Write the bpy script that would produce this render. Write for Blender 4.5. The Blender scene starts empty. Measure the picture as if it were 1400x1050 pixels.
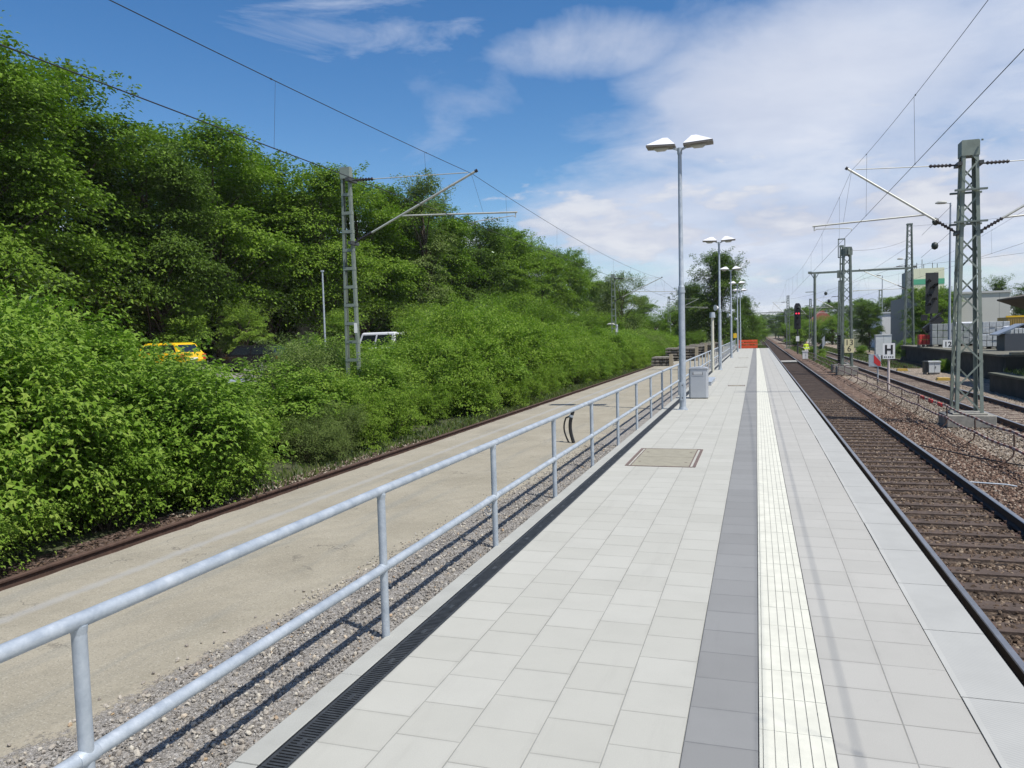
import bpy, math, random
import numpy as np
from mathutils import Vector, Matrix, Euler
R = math.radians
random.seed(7)
SC = bpy.context.scene
COL = SC.collection

# ------------------------------------------------------------------ camera
F_, VX, VY, SL, CH = 1050.0, 1034.0, 453.0, 0.026, 2.0
def camera():
    y = Vector((VX-700, 525-VY, -F_)).normalized()
    b = 1.0; a = -SL*b; c = (a*(VX-700)+b*(525-VY))/F_
    z = Vector((a, b, c)).normalized()
    x = y.cross(z)
    m = Matrix((x, y, z)).to_4x4()
    m.translation = Vector((0, 0, CH))
    cd = bpy.data.cameras.new('camera'); cd.sensor_width = 36; cd.lens = F_/1400*36
    cd.clip_start = 0.05; cd.clip_end = 5000
    o = bpy.data.objects.new('camera', cd); COL.objects.link(o); o.matrix_world = m
    SC.camera = o
camera()

# ------------------------------------------------------------------ light
SUN = Vector((0.47, -0.24, 1.01)).normalized()
sd = bpy.data.lights.new('sun', 'SUN'); sd.energy = 4.6; sd.angle = R(0.55); sd.color = (1.0, 0.965, 0.91)
so = bpy.data.objects.new('sun', sd); COL.objects.link(so)
so.rotation_euler = SUN.to_track_quat('Z', 'Y').to_euler()
so.location = (20, -10, 40)

SC.view_settings.view_transform = 'Standard'
SC.view_settings.look = 'None'
SC.view_settings.exposure = 0.25
SC.view_settings.gamma = 1.0
SC.view_settings.use_curve_mapping = False

class NT:
    """tiny node helper"""
    def __init__(s, tree): s.t = tree; s.n = tree.nodes; s.l = tree.links
    def add(s, kind, **kw):
        n = s.n.new(kind)
        for k, v in kw.items():
            if k.startswith('i_'):
                key = k[2:]; key = int(key) if key.isdigit() else key
                if hasattr(v, 'is_linked') : s.l.new(v, n.inputs[key])
                else: n.inputs[key].default_value = v
            else: setattr(n, k, v)
        return n
    def math(s, op, a, b=None, c=None, clamp=False):
        n = s.n.new('ShaderNodeMath'); n.operation = op; n.use_clamp = clamp
        for i, v in enumerate((a, b, c)):
            if v is None: continue
            if hasattr(v, 'is_linked'): s.l.new(v, n.inputs[i])
            else: n.inputs[i].default_value = v
        return n.outputs[0]
    def mix(s, fac, a, b, blend='MIX'):
        n = s.n.new('ShaderNodeMix'); n.data_type = 'RGBA'; n.blend_type = blend
        for i, v in ((0, fac), (6, a), (7, b)):
            if hasattr(v, 'is_linked'): s.l.new(v, n.inputs[i])
            else: n.inputs[i].default_value = (v if i == 0 else tuple(v)+((1,) if len(v) == 3 else ()))
        return n.outputs[2]
    def ramp(s, fac, stops, interp='LINEAR'):
        n = s.n.new('ShaderNodeValToRGB'); n.color_ramp.interpolation = interp
        s.l.new(fac, n.inputs[0])
        e = n.color_ramp.elements
        while len(e) < len(stops): e.new(0.5)
        for q, (p, c) in zip(e, stops):
            q.position = p; q.color = (c, c, c, 1) if isinstance(c, (int, float)) else tuple(c)+(1,)
        return n.outputs[0]
    def noise(s, vec, scale, detail=4, rough=0.55, dist=0.0):
        n = s.n.new('ShaderNodeTexNoise'); n.inputs['Scale'].default_value = scale
        n.inputs['Detail'].default_value = detail; n.inputs['Roughness'].default_value = rough
        n.inputs['Distortion'].default_value = dist
        if vec is not None: s.l.new(vec, n.inputs['Vector'])
        return n.outputs[0]

def world():
    w = bpy.data.worlds.new('World'); SC.world = w; w.use_nodes = True
    t = NT(w.node_tree); bg = t.n['Background']
    sky = t.n.new('ShaderNodeTexSky'); sky.sky_type = 'NISHITA'; sky.sun_disc = False
    sky.sun_elevation = math.asin(SUN.z); sky.sun_rotation = math.atan2(SUN.x, SUN.y)
    sky.air_density = 1.0; sky.dust_density = 0.3; sky.ozone_density = 2.5
    skyc = t.n.new('ShaderNodeHueSaturation'); skyc.inputs['Saturation'].default_value = 1.30
    skyc.inputs['Value'].default_value = 1.34
    skyc.inputs['Hue'].default_value = 0.503
    t.l.new(sky.outputs[0], skyc.inputs['Color'])
    tc = t.n.new('ShaderNodeTexCoord')
    sp = t.n.new('ShaderNodeSeparateXYZ'); t.l.new(tc.outputs['Generated'], sp.inputs[0])
    x, y, z = sp.outputs
    zz = t.math('ADD', t.math('MAXIMUM', z, 0.0), 0.16)
    cb = t.n.new('ShaderNodeCombineXYZ')
    t.l.new(t.math('DIVIDE', x, zz), cb.inputs[0]); t.l.new(t.math('DIVIDE', y, zz), cb.inputs[1])
    cb.inputs[2].default_value = 3.1
    v = cb.outputs[0]
    n1 = t.noise(v, 0.62, 9, 0.56, 0.35)
    n2 = t.noise(v, 2.1, 8, 0.62, 0.5)
    # overcast veil gets denser towards the right (east) and the horizon
    bias = t.math('ADD', t.math('MULTIPLY', x, 0.62), t.math('MULTIPLY', z, -0.62))
    bias = t.math('ADD', bias, 0.18)
    bias = t.math('MINIMUM', bias, 0.085)
    bias = t.math('MAXIMUM', bias, -0.24)
    dens = t.math('ADD', t.math('ADD', t.math('MULTIPLY', n1, 0.74), t.math('MULTIPLY', n2, 0.40)), bias)
    azb = t.math('ARCTAN2', x, y)
    bumps = None
    for (a0, ra, z0, rz, amp) in ((0.03, 0.17, 0.29, 0.065, 0.17), (-0.215, 0.10, 0.35, 0.035, 0.15), (-0.12, 0.2, 0.2, 0.05, 0.05), (-0.02, 0.45, 0.13, 0.05, 0.06)):
        da = t.math('DIVIDE', t.math('SUBTRACT', azb, a0), ra); dzz = t.math('DIVIDE', t.math('SUBTRACT', z, z0), rz)
        dd = t.math('ADD', t.math('MULTIPLY', da, da), t.math('MULTIPLY', dzz, dzz))
        q = t.math('MULTIPLY', t.math('SUBTRACT', 1.0, t.math('MULTIPLY', dd, 0.6), clamp=True), amp)
        bumps = q if bumps is None else t.math('ADD', bumps, q)
    dens = t.math('ADD', dens, bumps)
    veil = t.ramp(dens, [(0.45, 0.0), (0.55, 0.40), (0.64, 0.78), (0.76, 0.95)])
    # cloud brightness: white tops, bluish grey thick parts
    n3 = t.noise(v, 1.15, 8, 0.6, 0.2)
    ccol = t.ramp(n3, [(0.36, (5.3, 6.1, 8.0)), (0.52, (6.6, 7.3, 8.9)), (0.66, (8.7, 9.0, 9.9))])
    # low white cumulus puffs just above the horizon
    cb2 = t.n.new('ShaderNodeCombineXYZ')
    az = t.math('ARCTAN2', x, y)
    t.l.new(t.math('MULTIPLY', az, 5.0), cb2.inputs[0]); t.l.new(t.math('MULTIPLY', z, 15.0), cb2.inputs[1])
    n4 = t.noise(cb2.outputs[0], 1.5, 9, 0.55, 0.1)
    hz = t.math('SUBTRACT', 0.09, t.math('ABSOLUTE', t.math('SUBTRACT', z, 0.13)))
    cum = t.ramp(t.math('ADD', n4, t.math('MULTIPLY', hz, 1.7)), [(0.60, 0.0), (0.66, 0.75), (0.8, 0.9)])
    cumc = t.ramp(n4, [(0.45, (5.2, 5.6, 7.0)), (0.62, (8.0, 8.2, 8.8))])
    ci = t.n.new('ShaderNodeCombineXYZ'); azc = t.math('ARCTAN2', x, y)
    t.l.new(t.math('MULTIPLY', azc, 3.2), ci.inputs[0]); t.l.new(t.math('MULTIPLY', z, 14.0), ci.inputs[1])
    n5 = t.noise(ci.outputs[0], 1.6, 8, 0.62, 0.6)
    da = t.math('DIVIDE', t.math('ADD', azc, 0.505), 0.13); dz_ = t.math('DIVIDE', t.math('SUBTRACT', z, 0.366), 0.03)
    dd = t.math('ADD', t.math('MULTIPLY', da, da), t.math('MULTIPLY', dz_, dz_))
    cir = t.ramp(t.math('SUBTRACT', t.math('ADD', n5, 0.16), t.math('MULTIPLY', dd, 0.16)), [(0.50, 0.0), (0.78, 0.62)])
    veil = t.math('MAXIMUM', veil, cir)
    c = t.mix(veil, skyc.outputs[0], ccol)
    c = t.mix(cum, c, cumc)
    c = t.mix(t.math('MULTIPLY', bumps, t.math('MULTIPLY', veil, 2.2)), c, (9.2, 9.4, 10.0))
    t.l.new(c, bg.inputs[0]); bg.inputs[1].default_value = 0.08
world()

# ------------------------------------------------------------------ object helpers
def tag(o, label=None, cat=None, group=None, kind=None):
    if label: o['label'] = label
    if cat: o['category'] = cat
    if group: o['group'] = group
    if kind: o['kind'] = kind
    return o
def empty(name, loc=(0, 0, 0), label=None, cat=None, group=None, rz=0, kind=None):
    o = bpy.data.objects.new(name, None); COL.objects.link(o); o.location = loc; o.rotation_euler = (0, 0, rz)
    o.empty_display_size = 0.2
    return tag(o, label, cat, group, kind)
def obj(name, me, parent=None):
    o = bpy.data.objects.new(name, me); COL.objects.link(o)
    if parent: o.parent = parent
    return o
def copy_tree(o, parent=None):
    c = o.copy(); COL.objects.link(c)
    if parent is not None: c.parent = parent
    for ch in list(o.children): copy_tree(ch, c)
    return c

class MB:
    def __init__(s): s.v = []; s.f = []; s.m = []; s.s = []
    def face(s, idx, mi=0, sm=False): s.f.append(tuple(idx)); s.m.append(mi); s.s.append(sm)
    def box(s, c, d, mi=0, rot=None, taper=None):
        b = len(s.v); hx, hy, hz = d[0]/2, d[1]/2, d[2]/2
        for dz in (-1, 1):
            k = 1 if (taper is None or dz < 0) else taper
            for dx, dy in ((-1, -1), (1, -1), (1, 1), (-1, 1)):
                p = Vector((dx*hx*k, dy*hy*k, dz*hz))
                if rot is not None: p = rot @ p
                s.v.append((p.x+c[0], p.y+c[1], p.z+c[2]))
        for q in ((0, 3, 2, 1), (4, 5, 6, 7), (0, 1, 5, 4), (1, 2, 6, 5), (2, 3, 7, 6), (3, 0, 4, 7)):
            s.face([b+i for i in q], mi)
        return s
    def bx(s, x0, x1, y0, y1, z0, z1, mi=0): return s.box(((x0+x1)/2, (y0+y1)/2, (z0+z1)/2), (x1-x0, y1-y0, z1-z0), mi)
    def bar(s, p0, p1, w, h, mi=0, up=(0, 0, 1)):
        p0 = Vector(p0); p1 = Vector(p1); d = p1-p0; L = d.length; d.normalize()
        u = Vector(up)
        if abs(d.dot(u)) > 0.98: u = Vector((0, 1, 0))
        sx = d.cross(u).normalized(); u = sx.cross(d)
        m = Matrix((sx, d, u)).transposed()
        return s.box((p0+p1)/2, (w, L, h), mi, m)
    def tube(s, p0, p1, r0, r1=None, n=12, mi=0, caps=True):
        return s.path([p0, p1], [r0, r0 if r1 is None else r1], n, mi, caps)
    def path(s, pts, r, n=10, mi=0, caps=True):
        pts = [Vector(p) for p in pts]; k = len(pts)
        if not hasattr(r, '__len__'): r = [r]*k
        prev = None; b = len(s.v)
        for i in range(k):
            d = (pts[min(i+1, k-1)]-pts[max(i-1, 0)])
            if d.length < 1e-9: d = Vector((0, 0, 1))
            d.normalize()
            if prev is None:
                u = Vector((0, 0, 1)) if abs(d.z) < 0.9 else Vector((1, 0, 0))
            else: u = prev
            u = (u-d*u.dot(d)).normalized(); w = d.cross(u); prev = u
            for j in range(n):
                a = 2*math.pi*j/n
                p = pts[i]+(u*math.cos(a)+w*math.sin(a))*r[i]
                s.v.append(tuple(p))
        for i in range(k-1):
            for j in range(n):
                j2 = (j+1) % n
                s.face((b+i*n+j, b+i*n+j2, b+(i+1)*n+j2, b+(i+1)*n+j), mi, True)
        if caps:
            for i, rev in ((0, True), (k-1, False)):
                c = len(s.v); s.v += s.v[b+i*n:b+i*n+n]
                q = list(range(c, c+n)); s.face(q[::-1] if rev else q, mi)
        return s
    def prism(s, poly, a0, a1, axis='y', mi=0, mis=None):
        """poly: list of 2d points; extruded along axis from a0 to a1"""
        b = len(s.v); n = len(poly)
        def P(u, w, a):
            return {'y': (u, a, w), 'x': (a, u, w), 'z': (u, w, a)}[axis]
        for a in (a0, a1):
            for u, w in poly: s.v.append(P(u, w, a))
        for i in range(n):
            j = (i+1) % n
            s.face((b+i, b+j, b+n+j, b+n+i), mis[i] if mis else mi)
        s.face([b+i for i in range(n)][::-1], mi); s.face([b+n+i for i in range(n)], mi)
        return s
    def build(s, name, mats, parent=None, bevel=0):
        me = bpy.data.meshes.new(name)
        me.from_pydata(s.v, [], s.f)
        if not isinstance(mats, (list, tuple)): mats = [mats]
        for m in mats: me.materials.append(m)
        me.polygons.foreach_set('material_index', s.m)
        me.polygons.foreach_set('use_smooth', s.s)
        import bmesh
        bm = bmesh.new(); bm.from_mesh(me); bmesh.ops.recalc_face_normals(bm, faces=bm.faces); bm.to_mesh(me); bm.free()
        me.update()
        o = obj(name, me, parent)
        if bevel:
            q = o.modifiers.new('bevel', 'BEVEL'); q.width = bevel; q.segments = 2; q.limit_method = 'ANGLE'
        return o

def np_mesh(name, V, Fc, mat, smooth=False):
    """V (n,3); Fc (m,k) uniform polygons"""
    me = bpy.data.meshes.new(name)
    k = Fc.shape[1]; m = Fc.shape[0]
    me.vertices.add(len(V)); me.vertices.foreach_set('co', V.astype(np.float32).ravel())
    me.loops.add(m*k); me.loops.foreach_set('vertex_index', Fc.astype(np.int32).ravel())
    me.polygons.add(m); me.polygons.foreach_set('loop_start', np.arange(0, m*k, k, dtype=np.int32))
    me.polygons.foreach_set('use_smooth', np.full(m, smooth))
    me.materials.append(mat); me.update(calc_edges=True)
    return me

# ------------------------------------------------------------------ materials
MATS = {}
def mat(name, col=(0.5, 0.5, 0.5), rough=0.6, metal=0.0, var=0.0, vscale=8.0, bump=0.0, bscale=40.0, emit=None, spec=None, detail=5):
    if name in MATS: return MATS[name]
    m = bpy.data.materials.new(name); m.use_nodes = True; t = NT(m.node_tree); p = t.n['Principled BSDF']
    p.inputs['Roughness'].default_value = rough; p.inputs['Metallic'].default_value = metal
    p.inputs['Base Color'].default_value = tuple(col)+(1,)
    if spec is not None: p.inputs['Specular IOR Level'].default_value = spec
    tc = t.n.new('ShaderNodeTexCoord')
    if var:
        n = t.noise(tc.outputs['Object'], vscale, detail, 0.6)
        c = t.ramp(n, [(0.25, tuple(x*(1-var) for x in col)), (0.75, tuple(min(1, x*(1+var)) for x in col))])
        t.l.new(c, p.inputs['Base Color'])
    if bump:
        b = t.n.new('ShaderNodeBump'); b.inputs['Strength'].default_value = bump; b.inputs['Distance'].default_value = 0.02
        t.l.new(t.noise(tc.outputs['Object'], bscale, 6, 0.65), b.inputs['Height']); t.l.new(b.outputs[0], p.inputs['Normal'])
    if emit:
        p.inputs['Emission Color'].default_value = tuple(emit[0])+(1,); p.inputs['Emission Strength'].default_value = emit[1]
    MATS[name] = m; return m

def galv():
    m = bpy.data.materials.new('galvanised_steel'); m.use_nodes = True; t = NT(m.node_tree); p = t.n['Principled BSDF']
    tc = t.n.new('ShaderNodeTexCoord').outputs['Object']
    v = t.add('ShaderNodeTexVoronoi', i_Scale=55.0); t.l.new(tc, v.inputs['Vector'])
    n = t.noise(tc, 7, 6, 0.7)
    f = t.math('ADD', t.math('MULTIPLY', v.outputs['Color'], 0.10), t.math('MULTIPLY', n, 0.90))
    t.l.new(t.ramp(f, [(0.3, (0.31, 0.355, 0.405)), (0.5, (0.39, 0.435, 0.48)), (0.68, (0.48, 0.52, 0.56))]), p.inputs['Base Color'])
    t.l.new(t.ramp(n, [(0.3, 0.42), (0.7, 0.62)]), p.inputs['Roughness'])
    p.inputs['Metallic'].default_value = 0.35
    b = t.add('ShaderNodeBump'); b.inputs['Strength'].default_value = 0.12; b.inputs['Distance'].default_value = 0.01
    t.l.new(t.noise(tc, 60, 4), b.inputs['Height']); t.l.new(b.outputs[0], p.inputs['Normal'])
    return m

def stone_mat(name, stops, scale, bump=0.8, rough=0.9, dist=0.03, big=0.3, bigscale=0.8, disp=None):
    """gravel / ballast: every voronoi cell is one stone with its own tint"""
    m = bpy.data.materials.new(name); m.use_nodes = True; t = NT(m.node_tree); p = t.n['Principled BSDF']
    p.inputs['Roughness'].default_value = rough; p.inputs['Specular IOR Level'].default_value = 0.25
    tc = t.n.new('ShaderNodeTexCoord').outputs['Object']
    mp = t.add('ShaderNodeVectorMath', operation='ADD')
    nz = t.add('ShaderNodeTexNoise', i_Scale=scale*0.7); t.l.new(tc, nz.inputs['Vector'])
    sc_ = t.add('ShaderNodeVectorMath', operation='SCALE'); t.l.new(nz.outputs['Color'], sc_.inputs[0]); sc_.inputs['Scale'].default_value = 0.5/scale
    t.l.new(tc, mp.inputs[0]); t.l.new(sc_.outputs[0], mp.inputs[1])
    v = t.add('ShaderNodeTexVoronoi', i_Scale=scale); t.l.new(mp.outputs[0], v.inputs['Vector'])
    v2 = t.add('ShaderNodeTexVoronoi', i_Scale=scale*2.6); t.l.new(mp.outputs[0], v2.inputs['Vector'])
    sep = t.add('ShaderNodeSeparateColor'); t.l.new(v.outputs['Color'], sep.inputs[0])
    sep2 = t.add('ShaderNodeSeparateColor'); t.l.new(v2.outputs['Color'], sep2.inputs[0])
    r = t.math('ADD', t.math('MULTIPLY', sep.outputs[0], 0.7), t.math('MULTIPLY', sep2.outputs[0], 0.3))
    c = t.ramp(r, stops)
    bn = t.noise(tc, bigscale, 5, 0.6)
    c = t.mix(t.ramp(bn, [(0.3, 0.0), (0.75, big)]), c, (0.02, 0.017, 0.013))
    t.l.new(c, p.inputs['Base Color'])
    h = t.math('SUBTRACT', 1.0, t.math('ADD', v.outputs['Distance'], t.math('MULTIPLY', v2.outputs['Distance'], 0.4)))
    h = t.math('ADD', h, t.math('MULTIPLY', sep.outputs[1], 0.6))
    b = t.add('ShaderNodeBump'); b.inputs['Strength'].default_value = bump; b.inputs['Distance'].default_value = dist
    t.l.new(h, b.inputs['Height']); t.l.new(b.outputs[0], p.inputs['Normal'])
    return m

def island_mat(name, stops, rough=0.9):
    m = bpy.data.materials.new(name); m.use_nodes = True; t = NT(m.node_tree); p = t.n['Principled BSDF']
    p.inputs['Roughness'].default_value = rough; p.inputs['Specular IOR Level'].default_value = 0.25
    g = t.n.new('ShaderNodeNewGeometry')
    tc = t.n.new('ShaderNodeTexCoord').outputs['Object']
    c = t.ramp(g.outputs['Random Per Island'], stops)
    c = t.mix(t.ramp(t.noise(tc, 60, 4), [(0.3, 0.0), (0.75, 0.35)]), c, (0.03, 0.025, 0.02))
    t.l.new(c, p.inputs['Base Color'])
    return m

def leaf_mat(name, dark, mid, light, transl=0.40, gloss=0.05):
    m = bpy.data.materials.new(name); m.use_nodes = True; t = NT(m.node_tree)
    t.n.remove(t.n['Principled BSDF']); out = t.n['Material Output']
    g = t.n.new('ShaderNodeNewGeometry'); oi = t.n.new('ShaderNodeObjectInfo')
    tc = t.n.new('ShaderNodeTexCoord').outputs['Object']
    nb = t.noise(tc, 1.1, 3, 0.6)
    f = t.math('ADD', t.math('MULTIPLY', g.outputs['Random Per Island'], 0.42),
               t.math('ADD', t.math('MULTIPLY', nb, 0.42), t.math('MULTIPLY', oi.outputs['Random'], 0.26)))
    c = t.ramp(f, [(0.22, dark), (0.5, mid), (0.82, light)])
    d = t.add('ShaderNodeBsdfDiffuse'); t.l.new(c, d.inputs[0])
    tr = t.add('ShaderNodeBsdfTranslucent')
    tcx = t.mix(1.0, c, (0.95, 1.25, 0.35), 'MULTIPLY'); t.l.new(tcx, tr.inputs[0])
    mx = t.add('ShaderNodeMixShader'); mx.inputs[0].default_value = transl
    t.l.new(d.outputs[0], mx.inputs[1]); t.l.new(tr.outputs[0], mx.inputs[2])
    gl = t.add('ShaderNodeBsdfGlossy'); gl.inputs['Roughness'].default_value = 0.5; gl.inputs[0].default_value = (0.5, 0.58, 0.5, 1)
    fr = t.add('ShaderNodeFresnel', i_IOR=1.4)
    mx2 = t.add('ShaderNodeMixShader'); t.l.new(t.math('MULTIPLY', fr.outputs[0], gloss*10), mx2.inputs[0])
    t.l.new(mx.outputs[0], mx2.inputs[1]); t.l.new(gl.outputs[0], mx2.inputs[2])
    t.l.new(mx2.outputs[0], out.inputs[0])
    return m

def tile_mat(name, c1, c2, joint, w, l, ox, oy, offset=0.5, gap=0.005, speck=0.12, bumpd=0.004):
    """concrete slabs, columns of width w along X, running bond along Y"""
    m = bpy.data.materials.new(name); m.use_nodes = True; t = NT(m.node_tree); p = t.n['Principled BSDF']
    p.inputs['Roughness'].default_value = 0.78; p.inputs['Specular IOR Level'].default_value = 0.35
    tc = t.n.new('ShaderNodeTexCoord').outputs['Object']
    sp = t.add('ShaderNodeSeparateXYZ'); t.l.new(tc, sp.inputs[0])
    u = t.math('DIVIDE', t.math('SUBTRACT', sp.outputs[0], ox), w)
    ci = t.math('FLOOR', u); fu = t.math('FRACT', u)
    odd = t.math('MULTIPLY', t.math('FLOORED_MODULO', ci, 2.0), offset)
    v = t.math('ADD', t.math('DIVIDE', t.math('SUBTRACT', sp.outputs[1], oy), l), odd)
    cj = t.math('FLOOR', v); fv = t.math('FRACT', v)
    # small random skew per slab so that joints are not ruler straight
    idv = t.add('ShaderNodeCombineXYZ'); t.l.new(ci, idv.inputs[0]); t.l.new(cj, idv.inputs[1])
    wn = t.add('ShaderNodeTexWhiteNoise', noise_dimensions='3D'); t.l.new(idv.outputs[0], wn.inputs[0])
    du = t.math('MULTIPLY', t.math('MINIMUM', fu, t.math('SUBTRACT', 1.0, fu)), w)
    dv = t.math('MULTIPLY', t.math('MINIMUM', fv, t.math('SUBTRACT', 1.0, fv)), l)
    d = t.math('MINIMUM', du, dv)
    g = t.math('ADD', gap*0.35, t.math('MULTIPLY', t.noise(tc, 5, 3), gap*0.75))
    jf = t.math('SUBTRACT', 1.0, t.math('DIVIDE', t.math('SUBTRACT', d, t.math('MULTIPLY', g, 0.4)), g), clamp=True)
    col = t.mix(wn.outputs[0], c1, c2)
    sn = t.noise(tc, 190, 3, 0.8)
    col = t.mix(t.ramp(sn, [(0.3, 0.0), (0.72, 1.0)]), tuple(x*(1-speck) for x in c1), tuple(min(1, x*(1+speck)) for x in c1)) if False else \
        t.mix(t.ramp(sn, [(0.35, speck*2.4), (0.62, 0.0)]), col, tuple(x*0.6 for x in c1))
    st = t.noise(tc, 1.6, 6, 0.65)
    col = t.mix(t.ramp(st, [(0.45, 0.0), (0.72, 0.16)]), col, tuple(x*0.62 for x in c1))
    st2 = t.noise(tc, 11, 5, 0.7)
    col = t.mix(t.ramp(st2, [(0.62, 0.0), (0.8, 0.2)]), col, tuple(x*0.55 for x in c1))
    sv = t.add('ShaderNodeTexVoronoi', i_Scale=1.7); t.l.new(tc, sv.inputs['Vector'])
    sc2 = t.add('ShaderNodeSeparateColor'); t.l.new(sv.outputs['Color'], sc2.inputs[0])
    spot = t.math('MULTIPLY', t.math('LESS_THAN', sv.outputs['Distance'], t.math('MULTIPLY', t.math('SUBTRACT', sc2.outputs[0], 0.45), 0.03)), 0.55)
    col = t.mix(spot, col, tuple(x*0.35 for x in c1))
    mp = t.add('ShaderNodeMapping'); mp.inputs['Scale'].default_value = (5.0, 0.5, 1); t.l.new(tc, mp.inputs[0])
    col = t.mix(t.ramp(t.noise(mp.outputs[0], 1.0, 6, 0.7), [(0.56, 0.0), (0.78, 0.22)]), col, tuple(x*0.6 for x in c1))
    edge = t.math('SUBTRACT', 1.0, t.math('DIVIDE', d, 0.03), clamp=True)
    col = t.mix(t.math('MULTIPLY', edge, t.ramp(t.noise(tc, 4, 5, 0.7), [(0.42, 0.0), (0.7, 0.3)])), col, tuple(x*0.55 for x in c1))
    col = t.mix(t.math('MULTIPLY', jf, t.ramp(t.noise(tc, 1.3, 3, 0.6), [(0.35, 0.35), (0.65, 0.9)])), col, joint)
    t.l.new(col, p.inputs['Base Color'])
    h = t.math('SUBTRACT', t.math('ADD', t.math('MULTIPLY', sn, 0.10), t.math('MULTIPLY', wn.outputs[0], 0.25)), jf)
    b = t.add('ShaderNodeBump'); b.inputs['Strength'].default_value = 0.6; b.inputs['Distance'].default_value = bumpd
    t.l.new(h, b.inputs['Height']); t.l.new(b.outputs[0], p.inputs['Normal'])
    return m

M_GALV = galv()
M_DARKMET = mat('dark_painted_metal', (0.045, 0.05, 0.05), 0.5)
M_MAST = mat('weathered_green_grey_steel', (0.15, 0.18, 0.155), 0.6, 0.15, var=0.25, vscale=5, bump=0.1)
M_MAST_L = mat('grey_green_steel', (0.20, 0.235, 0.20), 0.6, 0.15, var=0.2, vscale=5, bump=0.1)
M_ALU = mat('pale_aluminium_tube', (0.52, 0.52, 0.47), 0.5, 0.4, var=0.12, vscale=6)
M_WIRE = mat('oxidised_copper_wire', (0.035, 0.036, 0.04), 0.6, 0.3)
M_INS = mat('brown_porcelain', (0.035, 0.028, 0.026), 0.25)
M_CONC = mat('weathered_concrete', (0.24, 0.23, 0.20), 0.9, var=0.3, vscale=6, bump=0.4, bscale=30)
M_CONC_D = mat('mossy_dark_concrete', (0.06, 0.06, 0.05), 0.95, var=0.5, vscale=2.5, bump=0.5, bscale=14)
M_KERB = mat('pale_kerb_concrete', (0.33, 0.33, 0.30), 0.85, var=0.1, vscale=3, bump=0.15, bscale=90)
M_RUST = mat('rusty_rail_steel', (0.085, 0.05, 0.036), 0.8, 0.15, var=0.35, vscale=9, bump=0.3, bscale=50)
M_RAILSIDE = mat('dark_rail_steel', (0.028, 0.022, 0.019), 0.7, 0.2, var=0.3, vscale=9, bump=0.2)
M_RAILTOP = mat('polished_rail_head', (0.36, 0.36, 0.37), 0.3, 0.85, var=0.2, vscale=3)
M_SLEEPER = mat('tarred_wooden_sleeper', (0.072, 0.050, 0.038), 0.85, var=0.5, vscale=7, bump=0.7, bscale=24)
M_SLEEPER_R = mat('weathered_brown_sleeper', (0.12, 0.085, 0.065), 0.85, var=0.4, vscale=7, bump=0.6, bscale=24)
M_WHITE = mat('white_paint', (0.78, 0.78, 0.76), 0.5)
M_LWHITE = mat('pale_grey_lamp_shade', (0.74, 0.74, 0.76), 0.45)
M_BLACK = mat('black_paint', (0.012, 0.012, 0.013), 0.5)
M_RUBBER = mat('black_plastic_hose', (0.015, 0.015, 0.016), 0.45)
M_CAST = mat('black_cast_iron', (0.018, 0.019, 0.021), 0.5, 0.3, var=0.3, vscale=20)
M_RED = mat('red_paint', (0.55, 0.03, 0.03), 0.5)
M_ORANGE = mat('orange_red_plastic_mesh', (0.75, 0.085, 0.02), 0.6)
M_YELLOW = mat('yellow_paint', (0.75, 0.47, 0.02), 0.45)
M_CREAM = mat('cream_sign_enamel', (0.68, 0.62, 0.36), 0.5)
M_GLASS = mat('dark_glass', (0.015, 0.02, 0.025), 0.08, spec=0.8)
M_BARK = mat('bark', (0.075, 0.058, 0.042), 0.95, var=0.4, vscale=6, bump=0.6, bscale=18)
M_TAPE = None
L_SHRUB = leaf_mat('shrub_leaf', (0.115, 0.20, 0.02), (0.185, 0.295, 0.03), (0.27, 0.365, 0.06))
L_MAPLE = leaf_mat('maple_leaf', (0.115, 0.205, 0.02), (0.19, 0.31, 0.034), (0.29, 0.38, 0.07))
L_TREE = leaf_mat('tree_leaf', (0.095, 0.165, 0.015), (0.155, 0.25, 0.022), (0.22, 0.32, 0.04))
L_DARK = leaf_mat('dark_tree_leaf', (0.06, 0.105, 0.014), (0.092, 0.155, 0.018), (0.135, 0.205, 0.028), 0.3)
L_OLIVE = leaf_mat('olive_leaf', (0.11, 0.155, 0.04), (0.165, 0.22, 0.06), (0.23, 0.29, 0.09), 0.35)
L_GRASS = leaf_mat('grass_blade', (0.05, 0.085, 0.02), (0.085, 0.13, 0.03), (0.16, 0.18, 0.06), 0.3)
L_BROWN = leaf_mat('copper_leaf', (0.05, 0.045, 0.02), (0.08, 0.055, 0.03), (0.11, 0.085, 0.035), 0.3)

# ------------------------------------------------------------------ ground
def zt(x):
    pts = [(-400, 3), (-60, 1.2), (-30, 0.75), (-18, 0.05), (-15.5, -0.4), (-11, -0.8), (-9.2, -0.95), (-6, -1.0), (14, -1.0), (30, -0.9), (400, -0.5)]
    for (a, za), (b, zb) in zip(pts, pts[1:]):
        if a <= x <= b: return za+(zb-za)*(x-a)/(b-a)
    return 0

def sheet(name, xs, ys, zf, m, kind='structure'):
    V = np.array([[x, y, zf(x, y)] for y in ys for x in xs]); nx = len(xs); ny = len(ys)
    Fc = np.array([[j*nx+i, j*nx+i+1, (j+1)*nx+i+1, (j+1)*nx+i] for j in range(ny-1) for i in range(nx-1)])
    o = obj(name, np_mesh(name, V, Fc, m)); o['kind'] = kind
    return o

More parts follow.
